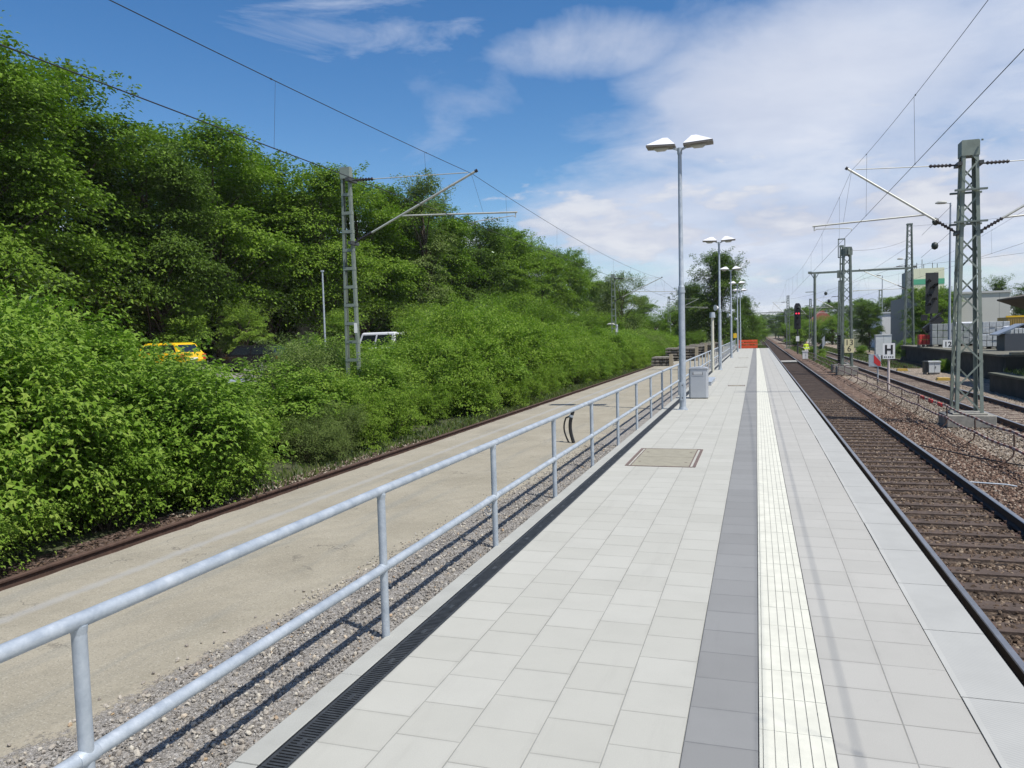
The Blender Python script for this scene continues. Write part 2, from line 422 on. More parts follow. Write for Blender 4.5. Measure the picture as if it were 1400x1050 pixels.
def ground_mat():
    m = bpy.data.materials.new('grassy_soil'); m.use_nodes = True; t = NT(m.node_tree); p = t.n['Principled BSDF']
    p.inputs['Roughness'].default_value = 0.95
    tc = t.n.new('ShaderNodeTexCoord').outputs['Object']
    c = t.ramp(t.noise(tc, 0.35, 8, 0.7), [(0.35, (0.05, 0.07, 0.022)), (0.5, (0.08, 0.095, 0.035)), (0.6, (0.14, 0.12, 0.08)), (0.72, (0.17, 0.145, 0.11))])
    c = t.mix(t.noise(tc, 9, 6, 0.7), c, (0.05, 0.055, 0.025))
    t.l.new(c, p.inputs['Base Color'])
    b = t.add('ShaderNodeBump'); b.inputs['Strength'].default_value = 0.8; b.inputs['Distance'].default_value = 0.06
    t.l.new(t.noise(tc, 12, 6, 0.7), b.inputs['Height']); t.l.new(b.outputs[0], p.inputs['Normal'])
    return m
G_SOIL = ground_mat()
sheet('ground', [-400, -60, -30, -18, -15.5, -11, -9.2, -6, 14, 30, 400], [-60, 0, 50, 150, 400, 1200], lambda x, y: zt(x), G_SOIL)

BROWN = [(0.1, (0.045, 0.028, 0.02)), (0.35, (0.125, 0.076, 0.053)), (0.6, (0.21, 0.135, 0.097)), (0.85, (0.31, 0.225, 0.165)), (0.97, (0.45, 0.38, 0.30))]
GREYB = [(0.1, (0.07, 0.053, 0.04)), (0.35, (0.20, 0.155, 0.115)), (0.6, (0.32, 0.26, 0.20)), (0.85, (0.44, 0.38, 0.30)), (0.97, (0.55, 0.5, 0.43))]
OILY = [(0.1, (0.02, 0.014, 0.011)), (0.4, (0.055, 0.038, 0.027)), (0.7, (0.10, 0.072, 0.05)), (0.95, (0.2, 0.15, 0.11))]
M_BAL = stone_mat('brown_ballast', BROWN, 15, 0.9, dist=0.04, big=0.35)
M_BALG = stone_mat('grey_brown_gravel', GREYB, 17, 0.8, dist=0.03, big=0.3, bigscale=0.5)
M_BALO = stone_mat('oily_dark_ballast', OILY, 15, 0.9, dist=0.04, big=0.4)
M_BALR = stone_mat('rusty_red_ballast', [(0.1, (0.04, 0.025, 0.02)), (0.4, (0.10, 0.066, 0.052)), (0.75, (0.16, 0.11, 0.09)), (0.95, (0.26, 0.2, 0.17))], 20, 0.8, big=0.4)

rng = np.random.default_rng(11)
def wob(nx, ny, amp):
    g = rng.normal(0, amp, (ny, nx)); return g
def ballast(name, x0, x1, y0, y1, z, m, amp=0.012, step=0.35, slope=0.0, far=0):
    xs = np.linspace(x0, x1, max(2, int((x1-x0)/step)+1)); ys = list(np.arange(y0, min(y1, 60), step)) + list(np.linspace(min(y1, 60), y1, 30) if y1 > 60 else [y1])
    w = wob(len(xs), len(ys), amp)
    V = np.array([[x, y, z+w[j, i]] for j, y in enumerate(ys) for i, x in enumerate(xs)]); nx = len(xs); ny = len(ys)
    Fc = np.array([[j*nx+i, j*nx+i+1, (j+1)*nx+i+1, (j+1)*nx+i] for j in range(ny-1) for i in range(nx-1)])
    o = obj(name, np_mesh(name, V, Fc, m)); o['kind'] = 'structure'; return o
ballast('yard_gravel', 4.6, 14.5, -12, 420, -0.925, M_BALG, 0.014)
ballast('track_ballast', 1.36, 2.06, -12, 420, -0.90, M_BALO, 0.006)
ballast('track_ballast', 3.46, 5.0, -12, 420, -0.888, M_BAL, 0.008)
ballast('track_ballast', 6.35, 9.3, 12, 420, -0.893, M_BALG, 0.006)
ballast('track_ballast', 2.065, 3.455, -12, 420, -0.905, M_BALO, 0.006)
ballast('left_ballast', -9.6, -6.1, -12, 260, -0.885, M_BALR, 0.012)

# loose stones scattered over the near ballast
ICO_V = None
def ico():
    p = (1+5**0.5)/2
    v = np.array([(-1, p, 0), (1, p, 0), (-1, -p, 0), (1, -p, 0), (0, -1, p), (0, 1, p), (0, -1, -p), (0, 1, -p), (p, 0, -1), (p, 0, 1), (-p, 0, -1), (-p, 0, 1)], float)
    v /= np.linalg.norm(v[0])
    f = np.array([(0, 11, 5), (0, 5, 1), (0, 1, 7), (0, 7, 10), (0, 10, 11), (1, 5, 9), (5, 11, 4), (11, 10, 2), (10, 7, 6), (7, 1, 8), (3, 9, 4), (3, 4, 2), (3, 2, 6), (3, 6, 8), (3, 8, 9), (4, 9, 5), (2, 4, 11), (6, 2, 10), (8, 6, 7), (9, 8, 1)])
    return v, f
def rand_rot(n, r):
    q = r.normal(size=(n, 4)); q /= np.linalg.norm(q, axis=1)[:, None]
    w, x, y, z = q.T
    return np.stack([np.stack([1-2*(y*y+z*z), 2*(x*y-z*w), 2*(x*z+y*w)], 1), np.stack([2*(x*y+z*w), 1-2*(x*x+z*z), 2*(y*z-x*w)], 1), np.stack([2*(x*z-y*w), 2*(y*z+x*w), 1-2*(x*x+y*y)], 1)], 1)
def stones(name, P, smin, smax, m, label=None, seed=1):
    r = np.random.default_rng(seed); n = len(P); v, f = ico()
    s = r.uniform(smin, smax, n)
    V = v[None]*(1+r.uniform(-0.28, 0.28, (n, 12, 1)))*np.stack([r.uniform(.75, 1.25, n), r.uniform(.6, 1, n), r.uniform(.45, .8, n)], 1)[:, None]
    V = np.einsum('nij,nkj->nki', rand_rot(n, r), V)*s[:, None, None]+P[:, None]
    Fc = (f[None]+(np.arange(n)*12)[:, None, None]).reshape(-1, 3)
    o = obj(name, np_mesh(name, V.reshape(-1, 3), Fc, m)); o['kind'] = 'stuff'
    if label: o['label'] = label; o['category'] = 'gravel'
    return o
I_BROWN = island_mat('loose_brown_stone', BROWN); I_OIL = island_mat('loose_dark_stone', [(0.0, (0.03, 0.02, 0.014)), (0.4, (0.09, 0.060, 0.040)), (0.8, (0.17, 0.12, 0.082)), (1.0, (0.33, 0.26, 0.19))])
I_GREY = island_mat('loose_grey_stone', GREYB)
I_FINE = island_mat('fine_grey_pebble', [(0.0, (0.12, 0.11, 0.10)), (0.4, (0.25, 0.23, 0.20)), (0.8, (0.37, 0.345, 0.31)), (0.97, (0.46, 0.44, 0.4)), (0.99, (0.42, 0.3, 0.18))])
def scatter(x0, x1, y0, y1, z, dens, seed, jz=0.01, fall=None):
    r = np.random.default_rng(seed); A = (x1-x0)*(y1-y0); n = int(A*dens)
    x = r.uniform(x0, x1, n); y = y0+(y1-y0)*r.uniform(0, 1, n)**1.35
    return np.stack([x, y, z+r.uniform(-jz, jz, n)], 1)
def no_rail(P, cx=2.765):
    return P[(np.abs(np.abs(P[:, 0]-cx)-0.735) > 0.085)]
SLY = lambda y0, k: y0+0.62*k
def off_sleeper(P, y0, keep=0.05, seed=5):
    r = np.random.default_rng(seed)
    d = np.abs(((P[:, 1]-y0+0.31) % 0.62)-0.31)
    on = d < 0.135
    return P[~on | (r.uniform(size=len(P)) < keep)]
P = no_rail(scatter(2.1, 3.45, 5.5, 34, -0.898, 620, 3)); P = off_sleeper(P, 0.03)
stones('loose_ballast', P, 0.018, 0.036, I_OIL, 'dark brown ballast stones lying between the sleepers of the platform track', 2)
P = np.concatenate([scatter(3.62, 5.0, 6.5, 34, -0.88, 620, 4), scatter(1.42, 1.95, 5, 20, -0.89, 300, 5)])
stones('loose_ballast', P, 0.018, 0.036, I_BROWN, 'reddish brown ballast stones on the shoulder right of the platform track', 3)
P = scatter(4.9, 9.5, 12, 45, -0.908, 190, 6)
stones('loose_ballast', P, 0.016, 0.032, I_GREY, 'pale grey brown gravel lying around the lattice mast footing', 4)
P = scatter(-9.6, -8.62, 10.5, 26, -0.875, 260, 8)
stones('loose_ballast', P, 0.014, 0.03, island_mat('loose_pale_stone', GREYB), 'pale stones lying between the rusty rail and the shrubs', 5)

# ------------------------------------------------------------------ platform
T_SLAB = tile_mat('pale_concrete_slab', (0.395, 0.388, 0.342), (0.428, 0.421, 0.375), (0.225, 0.22, 0.19), 0.3535, 0.3555, -2.122, 3.612-0.3555*20)
T_SLABR = tile_mat('pale_lilac_grey_slab', (0.37, 0.36, 0.327), (0.405, 0.394, 0.36), (0.18, 0.175, 0.155), 0.347, 0.369, 0.345-0.347*2, 4.17-0.369*20, 0.0)
T_DARK = tile_mat('mid_grey_guide_slab', (0.21, 0.21, 0.203), (0.237, 0.238, 0.231), (0.12, 0.122, 0.125), 0.353, 0.372, -0.353, 3.73-0.372*20)
PY0, PY1 = -6.0, 95.5
def slab(name, x0, x1, z0, z1, m, bevel=0.0):
    b = MB().bx(x0, x1, PY0, PY1, z0, z1); o = b.build(name, m); o['kind'] = 'structure'
    return o
slab('platform_body', -2.12, 1.30, -1.05, -0.06, M_CONC)
slab('platform_paving', -2.122, -0.3535, -0.055, 0, T_SLAB)
slab('platform_dark_strip', -0.3515, -0.004, -0.055, 0.0, T_DARK)
slab('platform_paving', 0.347, 1.038, -0.055, 0, T_SLABR)
# edge slabs with fine diagonal ribs
def edge_mat():
    m = bpy.data.materials.new('ribbed_edge_slab'); m.use_nodes = True; t = NT(m.node_tree); p = t.n['Principled BSDF']
    p.inputs['Roughness'].default_value = 0.8
    tc = t.n.new('ShaderNodeTexCoord').outputs['Object']; sp = t.add('ShaderNodeSeparateXYZ'); t.l.new(tc, sp.inputs[0])
    fy = t.math('FRACT', t.math('DIVIDE', t.math('SUBTRACT', sp.outputs[1], 4.57-0.99*10), 0.99))
    dj = t.math('MULTIPLY', t.math('MINIMUM', fy, t.math('SUBTRACT', 1.0, fy)), 0.99)
    jf = t.math('SUBTRACT', 1.0, t.math('DIVIDE', dj, 0.006), clamp=True)
    dg = t.math('ADD', t.math('MULTIPLY', sp.outputs[0], 20.0), t.math('MULTIPLY', sp.outputs[1], 40.0))
    rib = t.math('ABSOLUTE', t.math('SUBTRACT', t.math('FRACT', dg), 0.5))
    mk = t.math('GREATER_THAN', sp.outputs[0], 1.075)
    rib = t.math('MULTIPLY', rib, mk)
    n = t.noise(tc, 2.2, 6, 0.6)
    c = t.ramp(n, [(0.35, (0.35, 0.35, 0.325)), (0.7, (0.40, 0.40, 0.372))])
    c = t.mix(t.math('MULTIPLY', rib, 1.1), c, (0.27, 0.27, 0.262))
    c = t.mix(t.math('MULTIPLY', jf, 0.85), c, (0.12, 0.12, 0.10))
    t.l.new(c, p.inputs['Base Color'])
    b = t.add('ShaderNodeBump'); b.inputs['Strength'].default_value = 0.5; b.inputs['Distance'].default_value = 0.004
    t.l.new(t.math('SUBTRACT', t.math('MULTIPLY', rib, -0.8), jf), b.inputs['Height']); t.l.new(b.outputs[0], p.inputs['Normal'])
    return m
b = MB()
for k in range(-10, 93):
    y = 4.57+0.99*k
    b.bx(1.046+random.uniform(-.003, .003), 1.395, y+0.003, min(y+0.987, PY1), -0.16, 0.001)
o = b.build('platform_edge_slabs', edge_mat()); o['kind'] = 'structure'
# ribbed guide strip: real ribs
M_TACT = mat('white_ribbed_guide_slab', (0.56, 0.552, 0.468), 0.75, var=0.12, vscale=5, bump=0.2, bscale=120)
M_TJ = mat('guide_joint', (0.36, 0.36, 0.33), 0.9, var=0.2, vscale=9)
b = MB().bx(0.0, 0.343, PY0, PY1, -0.055, -0.0045, 1)
k = 0; y = 4.31-0.365*28
while y < PY1-0.1:
    y1 = min(y+0.361, PY1)
    for (xa, xb) in ((0.0015, 0.0155), *[(0.0205+i*0.0545, 0.0205+i*0.0545+0.0495) for i in range(5)], (0.293, 0.3415)):
        b.bx(xa, xb, y, y1, -0.0046, 0.0008+random.uniform(-.0006, .0006))
    y += 0.365
o = b.build('platform_guide_strip', [M_TACT, M_TJ]); o['kind'] = 'structure'
# joint filler bars between the strips (dark mortar lines, 6 mm below the top)
b = MB().bx(-0.358, -0.350, PY0, PY1, -0.05, -0.006).bx(0.340, 0.350, PY0, PY1, -0.05, -0.006).bx(1.034, 1.052, PY0, PY1, -0.05, -0.012)
o = b.build('platform_joint_mortar', mat('dark_joint_mortar', (0.11, 0.10, 0.10), 0.95)); o['kind'] = 'structure'
# small spots on the slabs
# kerb on the left
b = MB()
y = PY0
while y < PY1:
    b.bx(-2.415, -2.275, y+0.002, y+0.998, -0.25, -0.001+random.uniform(-.002, .001)); y += 1.0
o = b.build('kerb', M_KERB, bevel=0.006); o['kind'] = 'structure'
# drain channel with slotted grating
dr = empty('drain_channel', (-2.2, 0, 0), 'black slotted drain channel running along the kerb of the platform', 'drain')
b = MB().bx(-0.074, 0.078, PY0, PY1, -0.12, -0.10).bx(-0.075, -0.069, PY0, PY1, -0.12, -0.003).bx(0.071, 0.077, PY0, PY1, -0.12, -0.003)
b.build('channel', M_CAST, dr)
b = MB(); y = 1.5
for yy in np.arange(1.5, PY1, 0.5):
    b.bx(-0.068, -0.05, yy+0.002, yy+0.498, -0.022, -0.006); b.bx(0.052, 0.07, yy+0.002, yy+0.498, -0.022, -0.006)
    b.bx(-0.012, 0.014, yy+0.22, yy+0.28, -0.02, -0.0065)
    st = 0.025 if yy < 24 else 0.05
    for k in range(int(0.5/st)):
        y_ = yy+st*(k+0.5)
        b.bx(-0.051, 0.053, y_-st*0.27, y_+st*0.27, -0.022, -0.007)
b.build('grating', mat('worn_cast_iron', (0.05, 0.053, 0.055), 0.5, 0.3, var=0.35, vscale=14), dr)

# gravel strip and old asphalt platform to the left
def path_mat():
    m = bpy.data.materials.new('sandy_asphalt_with_gravel_edge'); m.use_nodes = True; t = NT(m.node_tree); p = t.n['Principled BSDF']
    p.inputs['Roughness'].default_value = 0.92; p.inputs['Specular IOR Level'].default_value = 0.25
    tc = t.n.new('ShaderNodeTexCoord').outputs['Object']; sp = t.add('ShaderNodeSeparateXYZ'); t.l.new(tc, sp.inputs[0])
    x, y = sp.outputs[0], sp.outputs[1]
    # gravel
    v = t.add('ShaderNodeTexVoronoi', i_Scale=62.0); t.l.new(tc, v.inputs['Vector'])
    v2 = t.add('ShaderNodeTexVoronoi', i_Scale=130.0); t.l.new(tc, v2.inputs['Vector'])
    s1 = t.add('ShaderNodeSeparateColor'); t.l.new(v.outputs['Color'], s1.inputs[0])
    s2 = t.add('ShaderNodeSeparateColor'); t.l.new(v2.outputs['Color'], s2.inputs[0])
    r = t.math('ADD', t.math('MULTIPLY', s1.outputs[0], 0.5), t.math('MULTIPLY', s2.outputs[0], 0.5))
    gc = t.ramp(r, [(0.1, (0.15, 0.135, 0.118)), (0.4, (0.265, 0.245, 0.215)), (0.7, (0.36, 0.335, 0.30)), (0.92, (0.48, 0.45, 0.41))])
    gh = t.math('SUBTRACT', 1.0, t.math('ADD', v.outputs['Distance'], v2.outputs['Distance']))
    # asphalt, pale and sandy
    n1 = t.noise(tc, 0.9, 7, 0.62, 0.4); n2 = t.noise(tc, 150, 3, 0.8)
    mp = t.add('ShaderNodeMapping'); mp.inputs['Scale'].default_value = (3.2, 0.28, 1); t.l.new(tc, mp.inputs[0])
    n3 = t.noise(mp.outputs[0], 1.0, 6, 0.62)
    ac = t.ramp(n1, [(0.3, (0.25, 0.225, 0.168)), (0.5, (0.30, 0.271, 0.205)), (0.7, (0.34, 0.308, 0.238))])
    ac = t.mix(t.ramp(n2, [(0.38, 0.35), (0.6, 0.0)]), ac, (0.20, 0.175, 0.135))
    ac = t.mix(t.ramp(n3, [(0.53, 0.0), (0.68, 0.55)]), ac, (0.21, 0.205, 0.175))
    ac = t.mix(t.ramp(t.noise(tc, 4.5, 9, 0.78, 0.8), [(0.52, 0.0), (0.70, 0.30)]), ac, (0.35, 0.32, 0.24))
    vg = t.add('ShaderNodeTexVoronoi', i_Scale=120.0); t.l.new(tc, vg.inputs['Vector'])
    sg = t.add('ShaderNodeSeparateColor'); t.l.new(vg.outputs['Color'], sg.inputs[0])
    ac = t.mix(t.math('MULTIPLY', t.math('GREATER_THAN', sg.outputs[0], 0.88), 0.35), ac, (0.42, 0.39, 0.32))
    ac = t.mix(t.math('MULTIPLY', t.math('LESS_THAN', sg.outputs[0], 0.10), 0.35), ac, (0.12, 0.11, 0.09))
    vc = t.add('ShaderNodeTexVoronoi', i_Scale=0.55, feature='DISTANCE_TO_EDGE'); 
    wp = t.add('ShaderNodeVectorMath', operation='ADD'); nw = t.add('ShaderNodeTexNoise', i_Scale=2.5, i_Detail=6.0); t.l.new(tc, nw.inputs['Vector'])
    t.l.new(tc, wp.inputs[0]); t.l.new(nw.outputs['Color'], wp.inputs[1]); t.l.new(wp.outputs[0], vc.inputs['Vector'])
    crk = t.math('MULTIPLY', t.math('LESS_THAN', vc.outputs['Distance'], 0.0035), t.ramp(t.noise(tc, 0.8, 3), [(0.48, 0.0), (0.56, 0.6)]))
    ac = t.mix(crk, ac, (0.10, 0.09, 0.075))
    # pale grey worn strip near the far edge
    d = t.math('ABSOLUTE', t.math('ADD', x, 5.43))
    d = t.math('ADD', d, t.math('MULTIPLY', t.noise(tc, 6, 5, 0.7), 0.14))
    ac = t.mix(t.ramp(d, [(0.09, 0.6), (0.16, 0.0)]), ac, (0.315, 0.31, 0.29))
    # boundary
    lim = t.math('ADD', t.math('MULTIPLY', y, 0.072), -3.72)
    lim = t.math('MINIMUM', lim, -2.92)
    e = t.math('SUBTRACT', x, lim)
    e = t.math('ADD', e, t.math('MULTIPLY', t.math('SUBTRACT', t.noise(tc, 2.4, 8, 0.75), 0.5), 0.9))
    e = t.math('ADD', e, t.math('MULTIPLY', t.math('SUBTRACT', s1.outputs[1], 0.5), 0.10))
    f = t.ramp(t.math('ADD', e, 0.5), [(0.47, 0.0), (0.53, 1.0)])
    c = t.mix(f, ac, gc)
    # sandy fringe
    fr = t.ramp(t.math('ADD', e, 0.5), [(0.36, 0.0), (0.47, 0.4), (0.60, 0.0)])
    c = t.mix(fr, c, (0.38, 0.33, 0.25))
    t.l.new(c, p.inputs['Base Color'])
    h = t.math('ADD', t.math('MULTIPLY', gh, f), t.math('MULTIPLY', n2, t.math('MULTIPLY', t.math('SUBTRACT', 1.0, f), 0.22)))
    h = t.math('SUBTRACT', h, t.math('MULTIPLY', f, 0.6))
    b = t.add('ShaderNodeBump'); b.inputs['Strength'].default_value = 0.9; b.inputs['Distance'].default_value = 0.012
    t.l.new(h, b.inputs['Height']); t.l.new(b.outputs[0], p.inputs['Normal'])
    return m
r_ = np.random.default_rng(2)
xs = np.concatenate([np.linspace(-6.1, -2.418, 24)]); ys = np.concatenate([np.arange(-6, 30, 0.2), np.linspace(30, 130, 60)])
wz = r_.normal(0, 0.003, (len(ys), len(xs)))
V = np.array([[x, y, -0.03+wz[j, i]+(-0.012*math.exp(-((x+2.8)/0.4)**2)) if i < 23 else -0.03] and [x, y, -0.028+wz[j, i]] for j, y in enumerate(ys) for i, x in enumerate(xs)])
nx = len(xs)
Fc = np.array([[j*nx+i, j*nx+i+1, (j+1)*nx+i+1, (j+1)*nx+i] for j in range(len(ys)-1) for i in range(nx-1)])
M_PATH = path_mat()
o = obj('path', np_mesh('path', V, Fc, M_PATH)); o['kind'] = 'structure'
b = MB().bx(-6.10, -5.95, -6, 130, -1.05, -0.036); o = b.build('path_edge_wall', M_CONC); o['kind'] = 'structure'
P = scatter(-3.45, -2.43, 1.9, 14, -0.024, 1500, 9, 0.003)
lim = np.minimum(-3.72+0.072*P[:, 1], -2.92); rr = np.random.default_rng(4).normal(0, 0.16, len(P))
P = P[P[:, 0]+rr > lim+0.02]
stones('loose_gravel', P, 0.004, 0.011, I_FINE, 'fine grey gravel lying between the railing and the sandy path', 7)
P = scatter(-3.7, -2.45, 1.9, 14, -0.02, 150, 19, 0.002)
lim = np.minimum(-3.72+0.072*P[:, 1], -2.92); rr = np.random.default_rng(14).normal(0, 0.1, len(P))
P = P[P[:, 0]+rr > lim-0.05]
stones('loose_gravel', P, 0.009, 0.021, island_mat('pale_pebble', [(0, (0.25, 0.22, 0.19)), (0.5, (0.40, 0.36, 0.30)), (0.9, (0.52, 0.48, 0.40)), (1, (0.45, 0.32, 0.2))]), 'larger pale pebbles strewn over the fine gravel by the railing', 8)

# ------------------------------------------------------------------ service covers and joints in platform
def cover(x0, x1, y0, y1, label):
    e = empty('manhole_cover', ((x0+x1)/2, (y0+y1)/2, 0), label, 'cover', 'covers in the platform paving')
    w, l = (x1-x0)/2, (y1-y0)/2
    M_COV = mat('sandy_cover_plate', (0.27, 0.25, 0.19), 0.85, var=0.15, vscale=6, bump=0.3, bscale=120)
    M_CF = mat('rusty_brown_frame', (0.14, 0.10, 0.085), 0.8, var=0.3, vscale=12)
    b = MB()
    for s in (-1, 1):
        b.bx(s*w-0.022, s*w+0.022, -l, l, 0.0005, 0.009); b.bx(-w+0.023, w-0.023, s*l-0.012, s*l+0.012, 0.0005, 0.008)
    b.bx(w-0.075, w-0.060, -l+0.014, l-0.014, 0.0005, 0.008); b.bx(-w+0.055, -w+0.066, -l+0.014, l-0.014, 0.0005, 0.008)
    b.build('frame', M_CF, e)
    for s in (-1, 1):
        q = MB().bx(-w+0.068, w-0.077, (s-1)*l/2+0.008+(0.006 if s < 0 else 0), (s+1)*l/2-0.008-(0.006 if s > 0 else 0), 0.0005, 0.006).build('plate', M_COV, e)
        for sx in (-1, 1): MB().bx(sx*(w-0.15)-0.02, sx*(w-0.15)+0.02, s*l*0.55-0.012, s*l*0.55+0.012, 0.0062, 0.009).build('lifting_slot', M_CF, q)
    return e
cover(-1.91, -0.90, 11.62, 13.42, 'large sand coloured two-part cover plate set in the paving near the first lamp')
cover(-1.0, -0.43, 29.5, 29.95, 'narrow dark cover strip in the paving past the litter bin')
cover(-1.15, -0.5, 45.0, 45.4, 'small cover strip in the paving just past the second lamp')
cover(-1.3, -0.6, 61.0, 61.5, 'small cover strip in the paving near the third lamp')

# ------------------------------------------------------------------ railing
RX = -2.42
def railing():
    e = empty('railing', (RX, 0, 0), 'long galvanised tubular railing along the left edge of the platform', 'railing')
    top, mid, r = 0.99, 0.465, 0.030
    y0, y1 = -2.3, 94.6
    rg = random.Random(3)
    def run(z, name):
        b = MB(); y = y0; n = 0
        pts = []
        while y < y1: pts.append((rg.uniform(-.004, .004), y, z+rg.uniform(-.003, .003))); y += 2.3175
        pts.append((0, y1, z)); b.path(pts, r, 20)
        o = b.build(name, M_GALV, e)
        for k, p in enumerate(pts[:-1]):
            if k % 3 == 1 and p[1] < 40:
                MB().tube((p[0], p[1]+0.06, p[2]), (p[0], p[1]+0.068, p[2]), r+0.0025, n=20).build('weld_seam', M_GALV, o)
    run(top, 'top_rail'); run(mid, 'middle_rail')
    k = 0; y = 4.61-2.3175*3
    while y < y1:
        b = MB()
        yk = y; y = 2.18 if 2 < y < 3 else y
        b.tube((rg.uniform(-.003, .003), y, -0.3), (0, y, top-0.012), 0.0275, n=20)
        if y > 2: b.path([(0, y-0.045, mid), (0, y-0.036, mid), (0, y+0.036, mid), (0, y+0.045, mid)], [0.0302, 0.0335, 0.0335, 0.0302], 20)
        b.path([(0, y, top-0.052), (0, y, top-0.038), (0, y, top-0.02)], [0.0277, 0.0305, 0.0325], 20)
        b.build('post', M_GALV, e)
        y = yk+2.3175
    # end post
    return e
railing()
# twisted wire left on the railing posts
for (y, lab) in ((6.93, 'twist of wire hanging from the middle rail at the third visible post'), (13.85, 'small knot of wire tied to the middle rail further along the railing')):
    b = MB(); rg = random.Random(int(y*10)); pts = []
    for k in range(40):
        a = k*0.62; pts.append((RX-0.045+0.035*math.cos(a)*rg.uniform(.6, 1.2), y-0.05+0.03*math.sin(a*1.3), 0.455-0.0032*k+0.03*math.sin(a)*rg.uniform(.6, 1.1)))
    b.path(pts, 0.0035, 5); o = b.build('wire_tie', M_GALV); tag(o, lab, 'wire')
# black hose bow standing on the path
hz = empty('cable_conduit', (-3.33, 14.2, -0.028), 'two bent black plastic conduits rising from the sandy path behind the railing', 'conduit')
b = MB(); pts = []
def arc(bx, by, tipz, bulge, r):
    pts = []
    for k in range(15):
        t = k/14; pts.append((bx-bulge*math.sin(t*math.pi*0.9)+0.02*t, by+0.02*t, tipz*t))
    return pts
b.path(arc(0.0, 0.0, 0.60, 0.075, 0), 0.034, 12); b.build('conduit', M_RUBBER, hz)
b = MB(); b.path(arc(-0.10, 0.02, 0.55, 0.10, 0)[:13]+[(-0.03, 0.02, 0.52)], 0.016, 10); b.build('conduit', M_RUBBER, hz)
b = MB(); b.tube((-0.045, 0.015, 0.49), (-0.035, 0.015, 0.53), 0.041, n=14); b.build('binding', M_GALV, hz)

# ------------------------------------------------------------------ platform lamps
def make_lamp():
    e = empty('platform_lamp')
    b = MB(); b.path([(0, 0, 0), (0, 0, 1.0), (0, 0, 3.2)], [0.085, 0.085, 0.082], 20); b.path([(0, 0, 3.2), (0, 0, 3.26), (0, 0, 6.72)], [0.082, 0.062, 0.048], 20); b.build('pole', M_GALV, e)
    b = MB().bx(-0.05, 0.05, -0.094, -0.07, 0.25, 0.72); b.bx(-0.015, 0.015, -0.098, -0.0945, 0.30, 0.33, 1); b.bx(-0.015, 0.015, -0.098, -0.0945, 0.63, 0.66, 1)
    b.build('service_door', [M_GALV, M_DARKMET], e, bevel=0.003)
    b = MB().box((0, 0, 0.006), (0.26, 0.26, 0.012)); b.tube((0, 0, 0.012), (0, 0, 0.07), 0.1, 0.095, 20); b.build('base_plate', M_GALV, e)
    for z in (2.95, 3.0): pass
    b = MB().tube((0, 0, 3.05), (0, 0, 3.12), 0.095, n=20).tube((0, 0, 6.60), (0, 0, 6.76), 0.062, n=16)
    b.bar((0, 0, 6.70), (-0.17, 0, 6.77), 0.05, 0.05); b.bar((0, 0, 6.70), (0.17, 0, 6.77), 0.05, 0.05)
    b.build('bracket', M_GALV, e)
    for s in (-1, 1):
        # shade: hipped hood, ridge nearer the pole
        V = []; m = MB()
        z0, z1, z2 = 6.785, 6.83, 7.03
        bx = [(s*0.10, -0.22), (s*0.84, -0.22), (s*0.84, 0.22), (s*0.10, 0.22)]
        tx = [(s*0.30, -0.06), (s*0.42, -0.06), (s*0.42, 0.06), (s*0.30, 0.06)]
        rise = 0.045
        def zz(x, z): return z+rise*(abs(x)-0.1)
        for (x, y) in bx: m.v.append((x, y, zz(x, z1)))
        for (x, y) in tx: m.v.append((x, y, zz(x, z2)))
        for i in range(4): m.face((i, (i+1) % 4, 4+(i+1) % 4, 4+i))
        m.face((4, 5, 6, 7)); m.face((3, 2, 1, 0))
        sh = m.build('lamp_shade', M_LWHITE, e)
        m = MB()
        for (x, y) in bx: m.v.append((x*0.995 if abs(x) > .5 else x*1.05, y*0.98, zz(x, z0)))
        for (x, y) in bx: m.v.append((x*0.995 if abs(x) > .5 else x*1.05, y*0.98, zz(x, z1-0.002)))
        for i in range(4): m.face((i, (i+1) % 4, 4+(i+1) % 4, 4+i))
        m.face((4, 5, 6, 7)); m.face((3, 2, 1, 0))
        rim = m.build('lamp_housing', mat('grey_brown_housing', (0.16, 0.145, 0.13), 0.5), e)
        g = MB(); c0 = s*0.47
        g.path([(c0-0.2, 0, zz(c0, z0)-0.004), (c0-0.1, 0, zz(c0, z0)-0.02), (c0+0.1, 0, zz(c0, z0)-0.02), (c0+0.2, 0, zz(c0, z0)-0.004)], [0.02, 0.07, 0.07, 0.02], 10)
        g.build('lens', mat('milky_lens', (0.5, 0.5, 0.46), 0.3), e)
    return e
LY = [20.5, 42.4, 62.0, 80.2, 94.2]
labs = ['tall galvanised double-headed platform lamp standing just before the litter bin', 'second double-headed lamp along the railing, past the litter bin',
        'third double-headed lamp along the railing', 'fourth double-headed lamp, second last before the orange barrier', 'farthest double-headed lamp, beside the orange barrier at the platform end']
proto = make_lamp()
for i, y in enumerate(LY):
    o = proto if i == 0 else copy_tree(proto)
    o.location = (-1.85 if i < 3 else -1.78, y, 0.0)
    tag(o, labs[i], 'lamp', 'double-headed lamps along the platform')
    o.rotation_euler = (0, 0, R([0, 2, -1, 1, 0][i]))
# loudspeakers on the lamps
for y, x in ((42.4, -1.81), (62.0, -1.81), (80.2, -1.74)):
    e = empty('loudspeaker', (x-0.13, y-0.1, 3.3), 'small pale loudspeaker on the %s lamp pole' % {42.4: 'second', 62.0: 'third', 80.2: 'fourth'}[y], 'loudspeaker', 'loudspeakers on the lamp poles')
    MB().path([(-0.12, -0.16, 0), (-0.05, -0.1, 0), (0.02, -0.04, 0)], [0.16, 0.10, 0.05], 14).build('horn', M_WHITE, e)
    MB().bar((0.0, -0.03, 0), (0.07, 0.05, 0), 0.03, 0.05).build('bracket', M_GALV, e)
